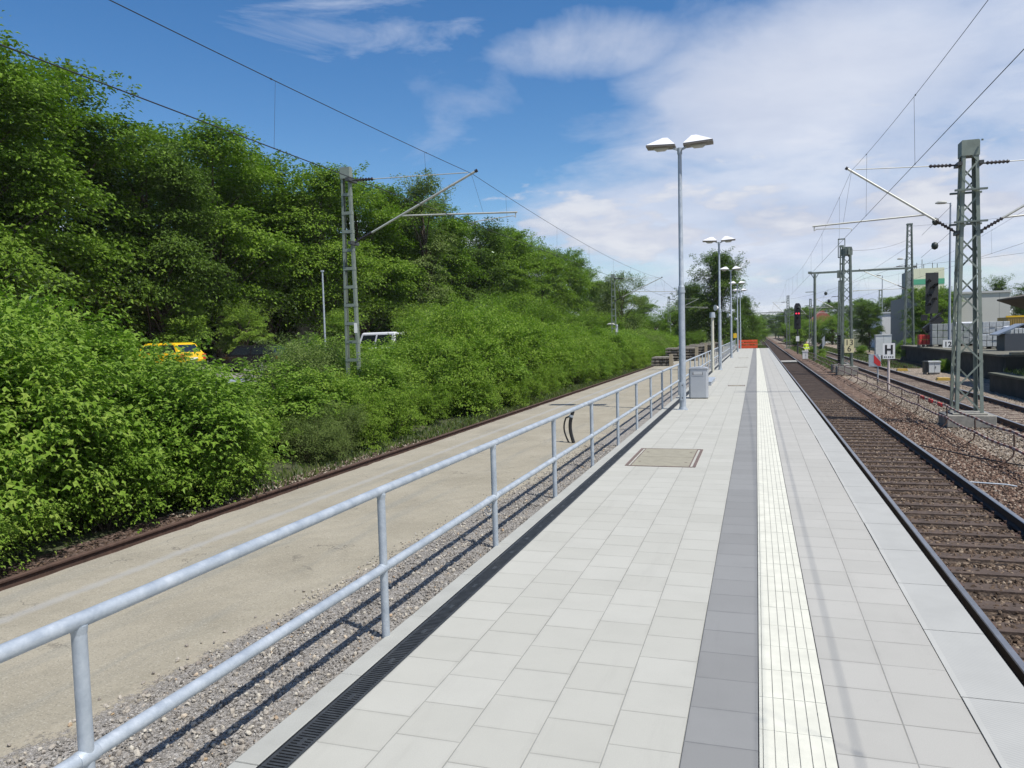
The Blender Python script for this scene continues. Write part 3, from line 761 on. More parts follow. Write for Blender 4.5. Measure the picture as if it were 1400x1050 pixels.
# cream pole with box next to second lamp
e = empty('camera_pole', (-2.12, 40.3, 0), 'short pale pole with a rounded grey head just before the second lamp', 'pole')
MB().tube((0, 0, 0), (0, 0, 2.75), 0.075, n=16).build('pole', mat('cream_pole', (0.55, 0.53, 0.44), 0.6), e)
MB().tube((-0.0, -0.0, 2.75), (-0.0, -0.0, 3.02), 0.15, 0.13, n=16).build('head', M_GALV, e)

# ------------------------------------------------------------------ litter bin
def litter_bin():
    e = empty('litter_bin', (-1.69, 24.1, 0), 'grey metal litter bin standing behind the first lamp on the platform', 'litter bin')
    w, d, h = 0.285, 0.21, 0.93
    c = 0.05
    poly = [(-w+c, -d), (w-c, -d), (w, -d+c), (w, d-c), (w-c, d), (-w+c, d), (-w, d-c), (-w, -d+c)]
    MG = mat('grey_powder_coat', (0.40, 0.42, 0.445), 0.45, 0.2, var=0.06, vscale=4)
    b = MB().prism([(x*0.99, y*0.98) for x, y in poly], 0.03, 0.90, 'z'); b.build('body', MG, e, bevel=0.006)
    MB().prism([(x*0.94, y*0.93) for x, y in poly], 0.0, 0.03, 'z').build('base', M_DARKMET, e)
    pts = [(-w, 0.90), (w, 0.90), (w, 0.925), (w*0.6, 0.955), (0, 0.965), (-w*0.6, 0.955), (-w, 0.925)]
    MB().prism(pts, -d-0.01, d+0.01, 'y').build('lid', MG, e, bevel=0.004)
    f = MB()
    y = -d*0.98
    f.bx(-0.19, 0.15, y-0.008, y-0.001, 0.70, 0.725); f.bx(-0.19, 0.15, y-0.008, y-0.001, 0.835, 0.85)
    f.bx(-0.19, -0.165, y-0.008, y-0.001, 0.725, 0.835); f.bx(0.135, 0.15, y-0.008, y-0.001, 0.725, 0.835)
    f.build('slot_frame', MG, e)
    MB().bx(-0.165, 0.135, y-0.004, y-0.001, 0.725, 0.80, 0).build('slot_dark', M_BLACK, e)  # flat black plate painted in for the dark recess of the opening
    MB().bx(-0.14, 0.12, y-0.0065, y-0.0045, 0.735, 0.83).build('flap', mat('bright_flap', (0.55, 0.56, 0.57), 0.35, 0.4), e)
litter_bin()
e = empty('grit_box', (-1.83, 31.2, 0), 'low grey metal box on the paving between the litter bin and the second lamp', 'box')
MB().bx(-0.2, 0.2, -1.5, 1.5, 0.0, 0.13).build('body', mat('grey_powder_coat'), e, bevel=0.01)
MB().bx(-0.22, 0.22, -1.52, 1.52, 0.131, 0.16).build('lid', M_GALV, e, bevel=0.004)

# ------------------------------------------------------------------ tracks
def rail_profile(w=0.07, h=0.154):
    return [(-0.0625, 0), (0.0625, 0), (0.0625, 0.011), (0.012, 0.028), (0.008, 0.11), (w/2, 0.122), (w/2, h-0.008), (w/2-0.008, h), (-w/2+0.008, h), (-w/2, h-0.008), (-w/2, 0.122), (-0.008, 0.11), (-0.012, 0.028), (-0.0625, 0.011)]
def make_track(cx, y0, y1, z_top, label, side, topm, slm, sl_near=100, y_first=0.2, plates=True, yn=None, curve=None, sl_z=None):
    e = empty('railway_track', (cx, 0, 0), label, 'track', 'railway tracks')
    prof = rail_profile(); zb = z_top-0.154
    cf = curve or (lambda y: 0.0)
    for s in (-1, 1):
        b = MB(); n = len(prof)
        ys = [y0, y1] if curve is None else list(np.linspace(y0, y1, 60))
        base = len(b.v)
        for y in ys:
            for (u, w) in prof: b.v.append((s*0.7525+cf(y)+u, y, zb+w))
        for q in range(len(ys)-1):
            for i in range(n):
                j = (i+1) % n
                b.face((q*n+i, q*n+j, (q+1)*n+j, (q+1)*n+i), 1 if i in (6, 7, 8) else 0)
        b.face(list(range(n))[::-1]); b.face([(len(ys)-1)*n+i for i in range(n)])
        b.build('rail', [side, topm], e)
    rg = random.Random(int(cx*10))
    def sl(b, y):
        sk = rg.uniform(-.01, .01); w = 0.25+rg.uniform(-.01, .01); x = cf(y)
        b.box((x, y, zb-0.09), (2.5+rg.uniform(-.04, .04), w, 0.165), 0, Matrix.Rotation(sk, 3, 'Z'))
        for s in (-1, 1):
            b.bx(x+s*0.7525-0.16, x+s*0.7525+0.16, y-0.075, y+0.075, zb-0.012, zb+0.006, 1)
            for t in (-1, 1): b.tube((x+s*0.7525+t*0.1, y, zb), (x+s*0.7525+t*0.1, y, zb+0.045), 0.02, n=6, mi=1)
    ys = []; y = y_first
    while y < y1: ys.append(y); y += 0.62
    near = [y for y in ys if y >= 4.5][:sl_near]; far = [y for y in ys if y > near[-1]] + [y for y in ys if y < 4.5 and y > y0]
    for y in near:
        b = MB(); sl(b, y); b.build('sleeper', [slm, M_RUST], e)
    if far:
        b = MB()
        for y in far[:600]: sl(b, y)
        o = b.build('sleeper', [slm, M_RUST], e); o['kind'] = 'stuff'
    return e
make_track(2.765, -8, 380, -0.72, 'nearest railway track with dark sleepers right beside the new platform', M_RAILSIDE, M_RAILTOP, M_SLEEPER)
make_track(7.62, 8, 330, -0.72, 'second railway track from the platform, behind the lattice masts', M_RUST, M_RAILTOP, M_SLEEPER_R, 90, 14.2)
def c3(y): return 0 if y < 75 else -((y-75)**2)*0.00055 if y < 130 else -1.66-(y-130)*0.0605
make_track(10.95, 60.5, 190, -0.74, 'third railway track, a siding ending beside the dark loading dock on the right', M_RUST, M_RUST, M_SLEEPER_R, 60, 61, curve=c3)
make_track(-7.83, -6, 240, -0.72, 'rusty overgrown track on the left between the old platform edge and the shrubs', M_RUST, M_RUST, M_SLEEPER_R, 100, 0.3)
make_track(-7.83+0, 0, 0.5, -0.72, '', M_RUST, M_RUST, M_SLEEPER_R) if False else None
# board crossing
o = MB().bx(2.1, 3.43, 72.0, 74.6, -0.80, -0.735).build('crossing_board', mat('pale_board', (0.35, 0.34, 0.31), 0.85, var=0.2)); tag(o, 'pale boards laid between the rails of the nearest track near the platform end', 'boards')

# ------------------------------------------------------------------ masts and overhead line
def lattice(b, zb, zt_, wb, wt, dbp, dt, panels, leg=0.075, lace=0.045, faces='xy', style='x'):
    """four angle legs, laced on all sides; (x half widths, y half depths)"""
    def W(z): t = (z-zb)/(zt_-zb); return wb+(wt-wb)*t, dbp+(dt-dbp)*t
    for sx in (-1, 1):
        for sy in (-1, 1):
            w0, d0 = W(zb); w1, d1 = W(zt_)
            b.bar((sx*w0, sy*d0, zb), (sx*w1, sy*d1, zt_), leg, 0.012, 0, up=(0, 1, 0)) if False else None
            # L profile from two thin plates
            b.bar((sx*(w0-leg/2), sy*d0, zb), (sx*(w1-leg/2), sy*d1, zt_), leg, 0.014, 0, up=(0, 1, 0))
            b.bar((sx*w0, sy*(d0-leg/2-0.008), zb), (sx*w1, sy*(d1-leg/2-0.008), zt_), leg, 0.014, 0, up=(1, 0, 0))
    z = zb+0.05; i = 0; H = zt_-zb
    while z < zt_-0.15:
        w, d = W(z); step = 0.56 if style == 'ladder' else max(0.28, 2*max(w, 0.14)*1.05)
        z2 = min(z+step, zt_-0.02); w2, d2 = W(z2)
        for sy in (-1, 1):
            if style == 'ladder':
                b.box((0, sy*(d+0.009), z), (2*w-0.01, 0.012, 0.09))
            else:
                s = 1 if (i+(sy > 0)) % 2 else -1
                b.bar((-s*(w-0.02), sy*(d+0.009), z), (s*(w2-0.02), sy*(d2+0.009), z2), lace, 0.010, 0, up=(0, 1, 0))
        for sx in (-1, 1):
            if style == 'ladder':
                b.box((sx*(w+0.009), 0, z), (0.012, 2*d-0.01, 0.09))
            else:
                s = 1 if (i+(sx > 0)) % 2 else -1
                b.bar((sx*(w+0.009), -s*(d-0.02), z), (sx*(w2+0.009), s*(d2-0.02), z2), lace, 0.010, 0, up=(1, 0, 0))
        z = z2; i += 1
def insulator(p0, p1, parent, r=0.058, n=6):
    p0 = Vector(p0); p1 = Vector(p1); pts = []; rr = []
    for k in range(n*2+1):
        t = k/(n*2); pts.append(p0.lerp(p1, t)); rr.append(r if k % 2 else r*0.42)
    MB().path(pts, rr, 12).build('insulator', M_INS, parent)
def cantilever(e, mx, wx, s, z_arm, z_top, z_cat, z_con, z_reg, reg_far, over=0.15, zj=None):
    """s: -1 towards negative x; wx: wire x relative to the mast; all in mast coordinates"""
    a = Vector((s*mx, 0, z_arm)); c = Vector((wx, 0, z_cat))
    d = (c-a).normalized()
    g = e
    i1 = a+d*0.15; i2 = a+d*0.70
    diag = MB().tube(i2, c+d*over, 0.034, n=12).build('cantilever_tube', M_ALU, g)
    MB().tube(a, i1, 0.03, n=8).box(a, (0.12, 0.5, 0.10)).build('bracket', M_DARKMET, g)
    insulator(i1, i2, g)
    t0 = Vector((s*mx, 0, z_top)); t1 = c+Vector((-s*0.12, 0, 0.04)); dd = (t1-t0).normalized()
    MB().tube(t0+dd*0.75, t1, 0.014, n=8).build('tie_rod', M_ALU, g)
    MB().tube(t0, t0+dd*0.16, 0.025, n=8).box(t0, (0.12, 0.5, 0.10)).build('bracket', M_DARKMET, g)
    insulator(t0+dd*0.16, t0+dd*0.75, g)
    # registration tube from the diagonal tube outwards
    if zj is None: zj = z_reg
    tt = (zj-z_arm)/(z_cat-z_arm); j = a.lerp(c, tt)
    far = Vector((reg_far, 0, z_reg))
    MB().tube(j, far, 0.026, n=10).tube(far+Vector((-s*0.05, 0, 0)), far+Vector((-s*0.05, 0, -0.14)), 0.016, n=6).build('registration_tube', M_ALU, g)
    w = Vector((wx, 0, z_con))
    MB().path([far+Vector((-s*0.04, 0, -0.14)), far+Vector((-s*0.12, 0, -0.09)), w+Vector((s*0.10, 0, 0.09)), w+Vector((0, 0, 0.07)), w], 0.012, 6).build('steady_arm', M_ALU, g)
    # stitch wire between top and tube
    MB().tube(c+Vector((0, 0.0, -0.02)), far.lerp(j, 0.28)+Vector((0, 0.0, 0.02)), 0.0035, n=5).tube(c+d*(over-0.02), c+d*(over+0.05), 0.05, n=8).build('hanger', M_WIRE, g)

# right hand main mast between the tracks
def mast_right():
    e = empty('catenary_mast', (5.83, 25.3, -0.56), 'tall grey green lattice mast with cantilevers to both sides, nearest on the right', 'mast', 'lattice masts right of the platform')
    b = MB(); lattice(b, 0.0, 7.75, 0.36, 0.20, 0.36, 0.20, 16, leg=0.088, lace=0.045); b.build('lattice_frame', M_MAST_L, e)
    b = MB()
    b.box((0, 0, 7.60), (0.46, 0.46, 0.42)); b.box((0, 0, 7.82), (0.42, 0.42, 0.02))
    b.build('cap', M_MAST_L, e)
    b = MB()
    for z, w in ((6.42, 0.27), (5.52, 0.28)):
        for sy in (-1, 1): b.bar((-w-0.14, sy*(w+0.03), z), (w+0.14, sy*(w+0.03), z), 0.09, 0.05)
    b.build('cross_bracket', M_MAST, e)
    b = MB(); b.box((0, -0.05, -0.17), (1.25, 1.15, 0.35)); b.box((0, 0, 0.03), (0.9, 0.9, 0.05)); b.build('foundation', M_CONC, e, bevel=0.02)
    o = 0.56
    cantilever(e, 0.27, -3.09, -1, 4.68+o, 6.62+o, 6.70+o, 4.93+o, 5.14+o, -4.18, zj=5.27+o)
    cantilever(e, 0.27, 1.85, 1, 4.68+o, 6.62+o, 6.35+o, 4.93+o, 5.2+o, 2.9, zj=5.3+o) if False else cantilever(e, 0.27, 3.4, 1, 4.68+o, 6.62+o, 6.55+o, 4.93+o, 5.22+o, 3.9, zj=5.05+o)
    MB().tube((0.27, -0.3, 7.76), (0.27, -0.3, 7.80), 0.03, n=6).build('cap_bolt', M_MAST, e)
mast_right()

def mast_generic(x, y, zb, h, wb, wt, label, cants, style='x', m=None, name='catenary_mast', group='lattice masts right of the platform', found=True, depth=None, leg=0.08):
    e = empty(name, (x, y, zb), label, 'mast', group)
    m = m or M_MAST
    b = MB(); lattice(b, 0.0, h, wb, wt, depth or wb, (depth*0.8 if depth else wt), 12, leg=leg, lace=0.045, style=style); b.build('lattice_frame', m, e)
    MB().box((0, 0, h+0.03), (2*wt+0.06, 2*wt+0.06, 0.12)).build('cap', m, e)
    if found: MB().box((0, 0, -0.15), (1.2, 1.2, 0.5)).build('foundation', M_CONC, e)
    for c in cants: cantilever(e, *c[0], **c[1])
    return e
# mast 2
e = mast_generic(5.42, 52.5, -0.45, 7.45, 0.34, 0.24, 'dark lattice mast with a rough foundation carrying the yellow number plate', [], leg=0.11)
b = MB(); 
for k in range(10):
    a = k*0.63; b.box((0.27*math.cos(a), 0.27*math.sin(a), 7.25), (0.12, 0.12, 0.38), 0, Matrix.Rotation(a, 3, 'Z'))
b.tube((0, 0, 7.02), (0, 0, 7.55), 0.24, 0.3, 12); b.build('bracket_collar', M_MAST, e)
e2 = mast_generic(5.42, 55.6, -0.45, 7.9, 0.13, 0.10, 'slim dark mast with a weight frame right behind the number plate mast', [], leg=0.06, style='ladder')
b = MB()
for sx in (-0.2, 0.2): b.bar((sx, 0, 7.2), (sx, 0, 8.4), 0.05, 0.05)
b.bar((-0.22, 0, 8.4), (0.22, 0, 8.4), 0.05, 0.08); b.bar((-0.22, 0, 7.2), (0.22, 0, 7.2), 0.05, 0.06); b.box((-0.1, 0, 6.1), (0.34, 0.2, 0.5)); b.build('pulley_frame', M_MAST, e2)
# weights
b = MB()
for k in range(12): b.tube((-0.1, -0.2, 0.15+k*0.16), (-0.1, -0.2, 0.29+k*0.16), 0.17, n=14)
b.build('tension_weight', M_CAST, e2)
# mast 3 tall
mast_generic(12.95, 76, -0.85, 11.9, 0.42, 0.20, 'tallest lattice mast on the right, carrying the end of the long cross beam', [((0.3, -3.9, -1, 6.3, 8.3, 8.1, 6.2, 6.3, -4.6), {})], leg=0.09)
# portal beam
e = empty('portal_gantry', (5.1, 75.4, -0.85), 'dark steel cross beam on a slim post spanning the tracks beyond the number plate mast', 'gantry', None)
MB().path([(0, 0, 0), (0, 0, 7.9)], [0.15, 0.11], 10).build('post', M_MAST, e)
MB().bar((-0.45, 0, 8.0), (7.9, 0, 8.05), 0.16, 0.17).build('cross_beam', M_MAST, e)
b = MB(); b.bar((0, 0, 7.4), (-0.35, 0, 8.0), 0.06, 0.06).bar((0, 0, 7.4), (0.35, 0, 8.0), 0.06, 0.06).box((-0.42, 0, 8.05), (0.3, 0.25, 0.2)); b.bar((-0.8, 0, 6.3), (0.1, 0, 6.3), 0.06, 0.06); b.build('bracket', M_MAST, e)
# further right masts
far = [(4.9, 112, 8.6, 'first'), (12.6, 125, 9.4, 'second'), (4.7, 162, 8.6, 'third'), (12.0, 128, 8.6, 'f')]
mast_generic(11.3, 118, -0.85, 9.6, 0.36, 0.2, 'green lattice mast in front of the dark round tree right of the number plate mast', [((0.3, -3.3, -1, 5.6, 7.5, 7.3, 5.8, 6.0, -4.2), {})], leg=0.1)
mast_generic(18.2, 130, -0.85, 8.6, 0.36, 0.22, 'pale ladder-like lattice mast in front of the white far building', [], style='ladder', m=M_MAST_L, leg=0.09)
mast_generic(4.75, 128, -0.85, 8.2, 0.3, 0.18, 'distant lattice mast beyond the red signal', [((0.25, -2.1, -1, 5.2, 7.3, 7.2, 5.7, 5.9, -2.9), {})], leg=0.1)
mast_generic(9.4, 150, -0.85, 8.4, 0.3, 0.18, 'distant lattice mast right of the red signal', [((0.25, -2.1, -1, 5.2, 7.3, 7.2, 5.7, 5.9, -2.9), {}), ((0.25, 2.4, 1, 5.2, 7.3, 7.2, 5.7, 5.9, 3.2), {})], leg=0.1)
# far gantries across all tracks
for (y, lab) in ((235, 'nearer of the two distant lattice gantries spanning all the tracks'), (310, 'farther of the two distant lattice gantries spanning all the tracks')):
    e = empty('track_gantry', (6, y, -0.9), lab, 'gantry', 'distant gantries over the tracks')
    b = MB(); b.bar((-11, 0, 7.2), (13, 0, 7.2), 0.2, 0.2).bar((-11, 0, 8.2), (13, 0, 8.2), 0.2, 0.2)
    for k in range(24): b.bar((-11+k, 0, 7.2 if k % 2 else 8.2), (-10+k, 0, 8.2 if k % 2 else 7.2), 0.12, 0.12)
    b.build('truss_beam', M_MAST, e)
    for x in (-11, 13, 2): MB().bar((x, 0, 0), (x, 0, 8.6), 0.45, 0.45).build('post', M_MAST, e)

# left masts
def mast_left(x, y, h, label, zc=0.0):
    e = empty('catenary_mast', (x, y, -0.85), label, 'mast', 'ladder-type masts beside the left track')
    b = MB(); lattice(b, 0.0, h, 0.25, 0.145, 0.07, 0.06, 14, leg=0.065, style='ladder'); b.build('lattice_frame', M_MAST_L, e)
    MB().box((0, 0, h-0.12), (0.32, 0.20, 0.34)).build('cap', M_MAST_L, e)
    MB().box((0, 0, -0.2), (0.9, 0.9, 0.5)).build('foundation', M_CONC, e)
    o = 0.85
    cantilever(e, 0.17, 4.07, 1, 5.0+o, 6.9+o, 6.76+o, 5.30+o, 5.56+o, 5.42, zj=5.72+o)
    MB().box((0.25, -0.22, 2.42+o), (0.1, 0.01, 0.3)).build('number_plate', M_WHITE, e)
mast_left(-11.88, 21.14, 8.10, 'grey ladder-type mast rising out of the shrubs, nearest on the left')
mast_left(-11.88, 67.0, 8.10, 'second grey ladder-type mast in the shrubs on the left')
mast_left(-11.88, 112.0, 8.10, 'third and farthest ladder-type mast on the left')

def overhead(name, x, spans, zc, sag, zcon, label, y0, y1, rw=0.0048):
    """spans: list of mast positions"""
    e = empty('overhead_line', (x, spans[0], 0), label, 'overhead line', 'overhead lines')
    b = MB(); pts = []
    for a, c in zip(spans, spans[1:]):
        n = 24
        for k in range(n):
            t = k/n; y = a+(c-a)*t
            pts.append((0, y-spans[0], zc-sag*4*t*(1-t)))
    pts.append((0, spans[-1]-spans[0], zc))
    b.path(pts, rw*0.9, 5); b.build('messenger_wire', M_WIRE, e)
    b = MB(); b.path([(0, s-spans[0], zcon) for s in spans], rw*1.1, 5); b.build('contact_wire', M_WIRE, e)
    n = 0
    for a, c in zip(spans, spans[1:]):
        m = 7
        for k in range(m):
            t = (k+0.5)/m; y = a+(c-a)*t-spans[0]
            zz = zc-sag*4*t*(1-t)
            if a > 160: continue
            MB().tube((0, y, zcon), (0.0, y+0.12*(1 if k % 2 else -1), zz), 0.003, n=4).box((0, y, zz-0.0), (0.016, 0.04, 0.022)).box((0, y, zcon), (0.014, 0.035, 0.02)).build('dropper', M_WIRE, e)
overhead('line', 2.74, [-20, 25.3, 75.4, 128, 180, 235, 310], 6.72, 0.85, 4.93, 'overhead line above the nearest track right of the platform', 0, 1)
overhead('line', -7.8, [-24, 21.14, 67, 112, 160, 235], 6.76, 0.42, 5.32, 'overhead line above the rusty left track', 0, 1, 0.0085)
overhead('line', 9.2, [-20, 25.3, 76, 118, 150, 235, 310], 6.55, 1.0, 4.93, 'overhead line above the second track, to the right', 0, 1)
# plain feeder wires
def wire(pts, r, label):
    o = MB().path(pts, r, 5).build('feeder_wire', M_WIRE); tag(o, label, 'wire', 'feeder wires')
def sagline(p0, p1, s, n=20): return [tuple(Vector(p0).lerp(Vector(p1), k/n)-Vector((0, 0, s*4*(k/n)*(1-k/n)))) for k in range(n+1)]
wire(sagline((12.9, 76, 10.9), (40, 20, 9.5), 1.2), 0.009, 'slack wire running from the tallest right mast off to the right edge')
wire(sagline((5.42, 52.5, 6.9), (12.95, 76, 9.8), 0.3), 0.009, 'wire from the number plate mast up to the tallest mast')
wire(sagline((12.95, 76, 7.5), (26, 25, 7.4), 0.8), 0.009, 'lower slack wire between the tallest mast and the right edge')
wire(sagline((5.1, 128, 6.9), (12.95, 76, 7.8), 0.4), 0.01, 'wire fanning out from the distant mast to the tallest mast')
wire(sagline((9.4, 150, 7.2), (12.95, 76, 9.2), 0.5), 0.01, 'upper wire from the far mast pair to the tallest mast')
# tension insulator balls (dark balls hanging in the wires)
for k, (x, y, z) in enumerate([(9.08, 46.0, 7.55), (9.05, 46.0, 6.28), (7.2, 90, 5.9), (7.6, 91, 5.1), (12.1, 112, 5.3), (12.1, 112, 4.1), (4.95, 100, 4.7)]):
    labs7 = ['upper of the two dark balls in the wire just left of the nearest lattice mast', 'lower of the two dark balls in the wire just left of the nearest lattice mast', 'upper of two small dark balls left of the number plate mast', 'lower of two small dark balls left of the number plate mast',
             'upper small dark ball in the wires right of the number plate mast', 'lower small dark ball in the wires right of the number plate mast', 'small dark ball above and right of the red signal']
    e = empty('wire_insulator', (x, y, z), labs7[k], 'insulator', 'dark ball insulators in the wires')
    MB().path([(0, 0, -0.20), (0, 0, -0.14), (0, 0, 0), (0, 0, 0.14), (0, 0, 0.2)], [0.03, 0.14, 0.175, 0.14, 0.03], 12).build('ball', mat('dark_green_ball', (0.03, 0.04, 0.035), 0.5), e)
    MB().tube((0, -3.5, 0.3), (0, 3.5, -0.3), 0.01, n=4).build('wire', M_WIRE, e)

# ------------------------------------------------------------------ signs with lettering
def text_mesh(s, size, m, loc, parent, name='lettering', ext=0.003, rot=(math.pi/2, 0, 0), bold=0.0):
    cu = bpy.data.curves.new('txt', 'FONT'); cu.body = s; cu.size = size; cu.align_x = 'CENTER'; cu.align_y = 'CENTER'; cu.extrude = ext; cu.offset = bold
    to = bpy.data.objects.new('txt', cu); COL.objects.link(to)
    bpy.context.view_layer.update()
    me = bpy.data.meshes.new_from_object(to.evaluated_get(bpy.context.evaluated_depsgraph_get()))
    bpy.data.objects.remove(to)
    me.materials.clear(); me.materials.append(m)
    o = obj(name, me, parent); o.location = loc; o.rotation_euler = rot
    return o
# 13 / 6
e = empty('kilometre_sign', (5.52, 52.1, 0.95), 'cream yellow number plate reading 13 over 6 on the dark lattice mast', 'sign')
MB().bx(-0.27, 0.27, -0.02, 0.0, -0.43, 0.43).build('plate', M_CREAM, e)
text_mesh('13', 0.50, M_BLACK, (0, -0.023, 0.19), e); text_mesh('6', 0.50, M_BLACK, (0, -0.023, -0.20), e)
MB().bx(-0.05, 0.05, 0.0, 0.12, -0.35, 0.35).build('bracket', M_DARKMET, e)
# H
e = empty('stop_board', (5.87, 39.4, -0.88), 'white board with black letter H on a pale post between the tracks', 'sign')
MB().tube((0, 0.03, 0), (0, 0.03, 1.5), 0.055, n=10).build('post', mat('pale_pink_post', (0.55, 0.48, 0.45), 0.7), e)
MB().bx(-0.26, 0.26, -0.04, -0.02, 1.44, 2.17).build('board', M_WHITE, e)
b = MB().bx(-0.165, -0.08, -0.048, -0.041, 1.66, 2.09).bx(0.08, 0.165, -0.048, -0.041, 1.66, 2.09).bx(-0.08, 0.08, -0.048, -0.041, 1.83, 1.92); b.build('lettering', M_BLACK, e)
b = MB()
for k, w in enumerate((0.05, 0.03, 0.05, 0.04, 0.05)): b.bx(-0.2+k*0.085, -0.2+k*0.085+w, -0.047, -0.041, 1.50, 1.56)
b.build('small_lettering', M_BLACK, e)
# red white board behind
e = empty('warning_board', (6.15, 44.8, -0.88), 'small board with a red corner just left below the H board', 'sign')
MB().tube((0, 0.03, 0), (0, 0.03, 1.2), 0.04, n=8).build('post', M_GALV, e)
MB().bx(-0.45, 0.15, -0.03, -0.01, 0.85, 1.5).build('board', M_GALV, e)
b = MB(); b.prism([(-0.2, 1.48), (0.13, 1.1), (0.13, 0.88), (-0.0, 0.88), (-0.2, 1.05)], -0.04, -0.032, 'y'); b.build('red_mark', M_RED, e)
b = MB(); b.prism([(0.0, 1.48), (0.13, 1.48), (0.13, 1.2)], -0.045, -0.031, 'y'); b.build('white_mark', M_WHITE, e)

# ------------------------------------------------------------------ tape barrier: bent pins with red-white tape
def tape_mat():
    m = bpy.data.materials.new('red_white_tape'); m.use_nodes = True; t = NT(m.node_tree); p = t.n['Principled BSDF']
    tc = t.n.new('ShaderNodeTexCoord').outputs['Object']; sp = t.add('ShaderNodeSeparateXYZ'); t.l.new(tc, sp.inputs[0])
    f = t.math('GREATER_THAN', t.math('FRACT', t.math('MULTIPLY', sp.outputs[1], 2.6)), 0.5)
    c = t.mix(f, (0.50, 0.42, 0.40), (0.20, 0.06, 0.055))
    c = t.mix(t.ramp(t.noise(tc, 3, 5, 0.7), [(0.35, 0.55), (0.6, 0.1)]), c, (0.13, 0.10, 0.09))
    t.l.new(c, p.inputs['Base Color']); p.inputs['Roughness'].default_value = 0.6
    return m
M_TAPE = tape_mat()
def tape_barrier():
    e = empty('tape_barrier', (4.9, 9, -0.87), 'row of bent iron pins carrying two faded red and white bars beside the nearest track', 'barrier')
    rg = random.Random(9); ys = [3.5, 7.6, 11.0, 14.4, 17.6, 20.3, 23.4, 27.3, 29.9, 33.2, 35.8, 39, 42.2, 45.4, 48.6, 51.8, 55, 58.2, 61.4, 64.6, 67.8, 71, 74.2, 77.4, 80.6, 84]
    tops = []
    for y in ys:
        dx = rg.uniform(-.05, .05); lean = rg.uniform(-.04, .04)
        top = Vector((dx, y-9+lean, 0.76)); mid = Vector((dx+0.01, y-9, 0.40))
        pts = [(-0.42+dx, y-9-0.05, -0.02), (-0.28+dx, y-9-0.04, 0.05), (-0.12+dx, y-9-0.02, 0.14), (-0.02+dx, y-9, 0.22), (0.0+dx, y-9, 0.30), tuple(mid), tuple(top)]
        MB().path(pts, 0.017, 8).build('pin', M_RUST, e)
        tops.append((top, mid))
    for which, off, name in ((0, -0.03, 'upper_bar'), (1, 0.0, 'lower_bar')):
        b = MB(); n0 = 0
        V = []; 
        for i in range(len(tops)-1):
            a = tops[i][which]; c = tops[i+1][which]
            for k in range(6):
                t = k/6; p = a.lerp(c, t); V.append(Vector((p.x-0.02, p.y, p.z+off-0.035*4*t*(1-t))))
        V.append(tops[-1][which])
        for p in V:
            b.v += [(p.x-0.01, p.y, p.z-0.024), (p.x+0.01, p.y, p.z-0.024), (p.x+0.01, p.y, p.z+0.024), (p.x-0.01, p.y, p.z+0.024)]
        for i in range(len(V)-1):
            for q in range(4): b.face((i*4+q, i*4+(q+1) % 4, i*4+4+(q+1) % 4, i*4+4+q))
        b.build(name, M_TAPE, e)
    b = MB()
    for y in (24.0, 25.2, 26.4): MB().box((-0.02, y-9, 0.70), (0.045, 0.5, 0.09)).build('red_band', M_RED, e)
tape_barrier()
# cable lying across the gravel
for k, (pts, lab) in enumerate([([(3.7, 20.3, -0.82), (4.1, 19.3, -0.80), (4.5, 18.4, -0.81), (5.2, 17.5, -0.83), (6.2, 15.6, -0.83), (6.8, 13, -0.84)], 'thin dark cable lying across the gravel right of the nearest track'),
                                ([(3.56, 15.5, -0.80), (4.2, 15.45, -0.82), (4.35, 15.4, -0.84)], 'short pale rod lying beside the right rail of the nearest track')]):
    o = MB().path(pts, 0.014, 6).build('ground_cable', M_RUBBER if k == 0 else M_GALV); tag(o, lab, 'cable')

# ------------------------------------------------------------------ signals
def hood(b, x, z, y=-0.05, r=0.12, l=0.3, mi=0):
    n = 12
    for k in range(n):
        a0 = math.pi*(-0.15+1.3*k/n); a1 = math.pi*(-0.15+1.3*(k+1)/n)
        p = lambda a, yy: (x+r*math.cos(a), yy, z+r*math.sin(a))
        i = len(b.v); b.v += [p(a0, y), p(a1, y), p(a1, y-l), p(a0, y-l)]; b.face((i, i+1, i+2, i+3), mi)
e = empty('main_signal', (4.8, 100, -0.9), 'black signal head showing two red lights above the tracks, on a slim post', 'signal')
MB().tube((0, 0.1, 0), (0, 0.1, 4.2), 0.09, n=10).build('post', M_DARKMET, e)
b = MB(); b.prism([(-0.34, 2.9), (0.34, 2.9), (0.40, 3.3), (0.40, 5.6), (0.22, 5.95), (-0.22, 5.95), (-0.40, 5.6), (-0.40, 3.3)], -0.03, 0.12, 'y'); b.build('signal_plate', M_BLACK, e)
for hx, hz_ in ((-0.15, 4.75), (0.15, 4.75), (0, 5.3), (0, 4.2), (0, 3.5)):
    b = MB(); hood(b, hx, hz_); b.build('hood', M_BLACK, e)
M_RL = mat('red_signal_light', (0.9, 0.05, 0.04), 0.3, emit=((1.0, 0.04, 0.10), 1.6))
for sx in (-0.15, 0.15): MB().tube((sx, -0.05, 4.75), (sx, -0.065, 4.75), 0.085, n=12).build('red_light', M_RL, e)
b = MB(); b.box((0, 0.4, 3.1), (0.9, 0.8, 0.06)); b.tube((-0.4, 0.75, 3.1), (-0.4, 0.75, 4.0), 0.02, n=5); b.tube((0.4, 0.75, 3.1), (0.4, 0.75, 4.0), 0.02, n=5); b.build('service_platform', M_DARKMET, e)
b = MB(); b.bx(-0.2, 0.2, 0.0, 0.04, 1.5, 2.1); b.build('white_plate', M_WHITE, e); e.scale = (0.95, 1.0, 1.04)

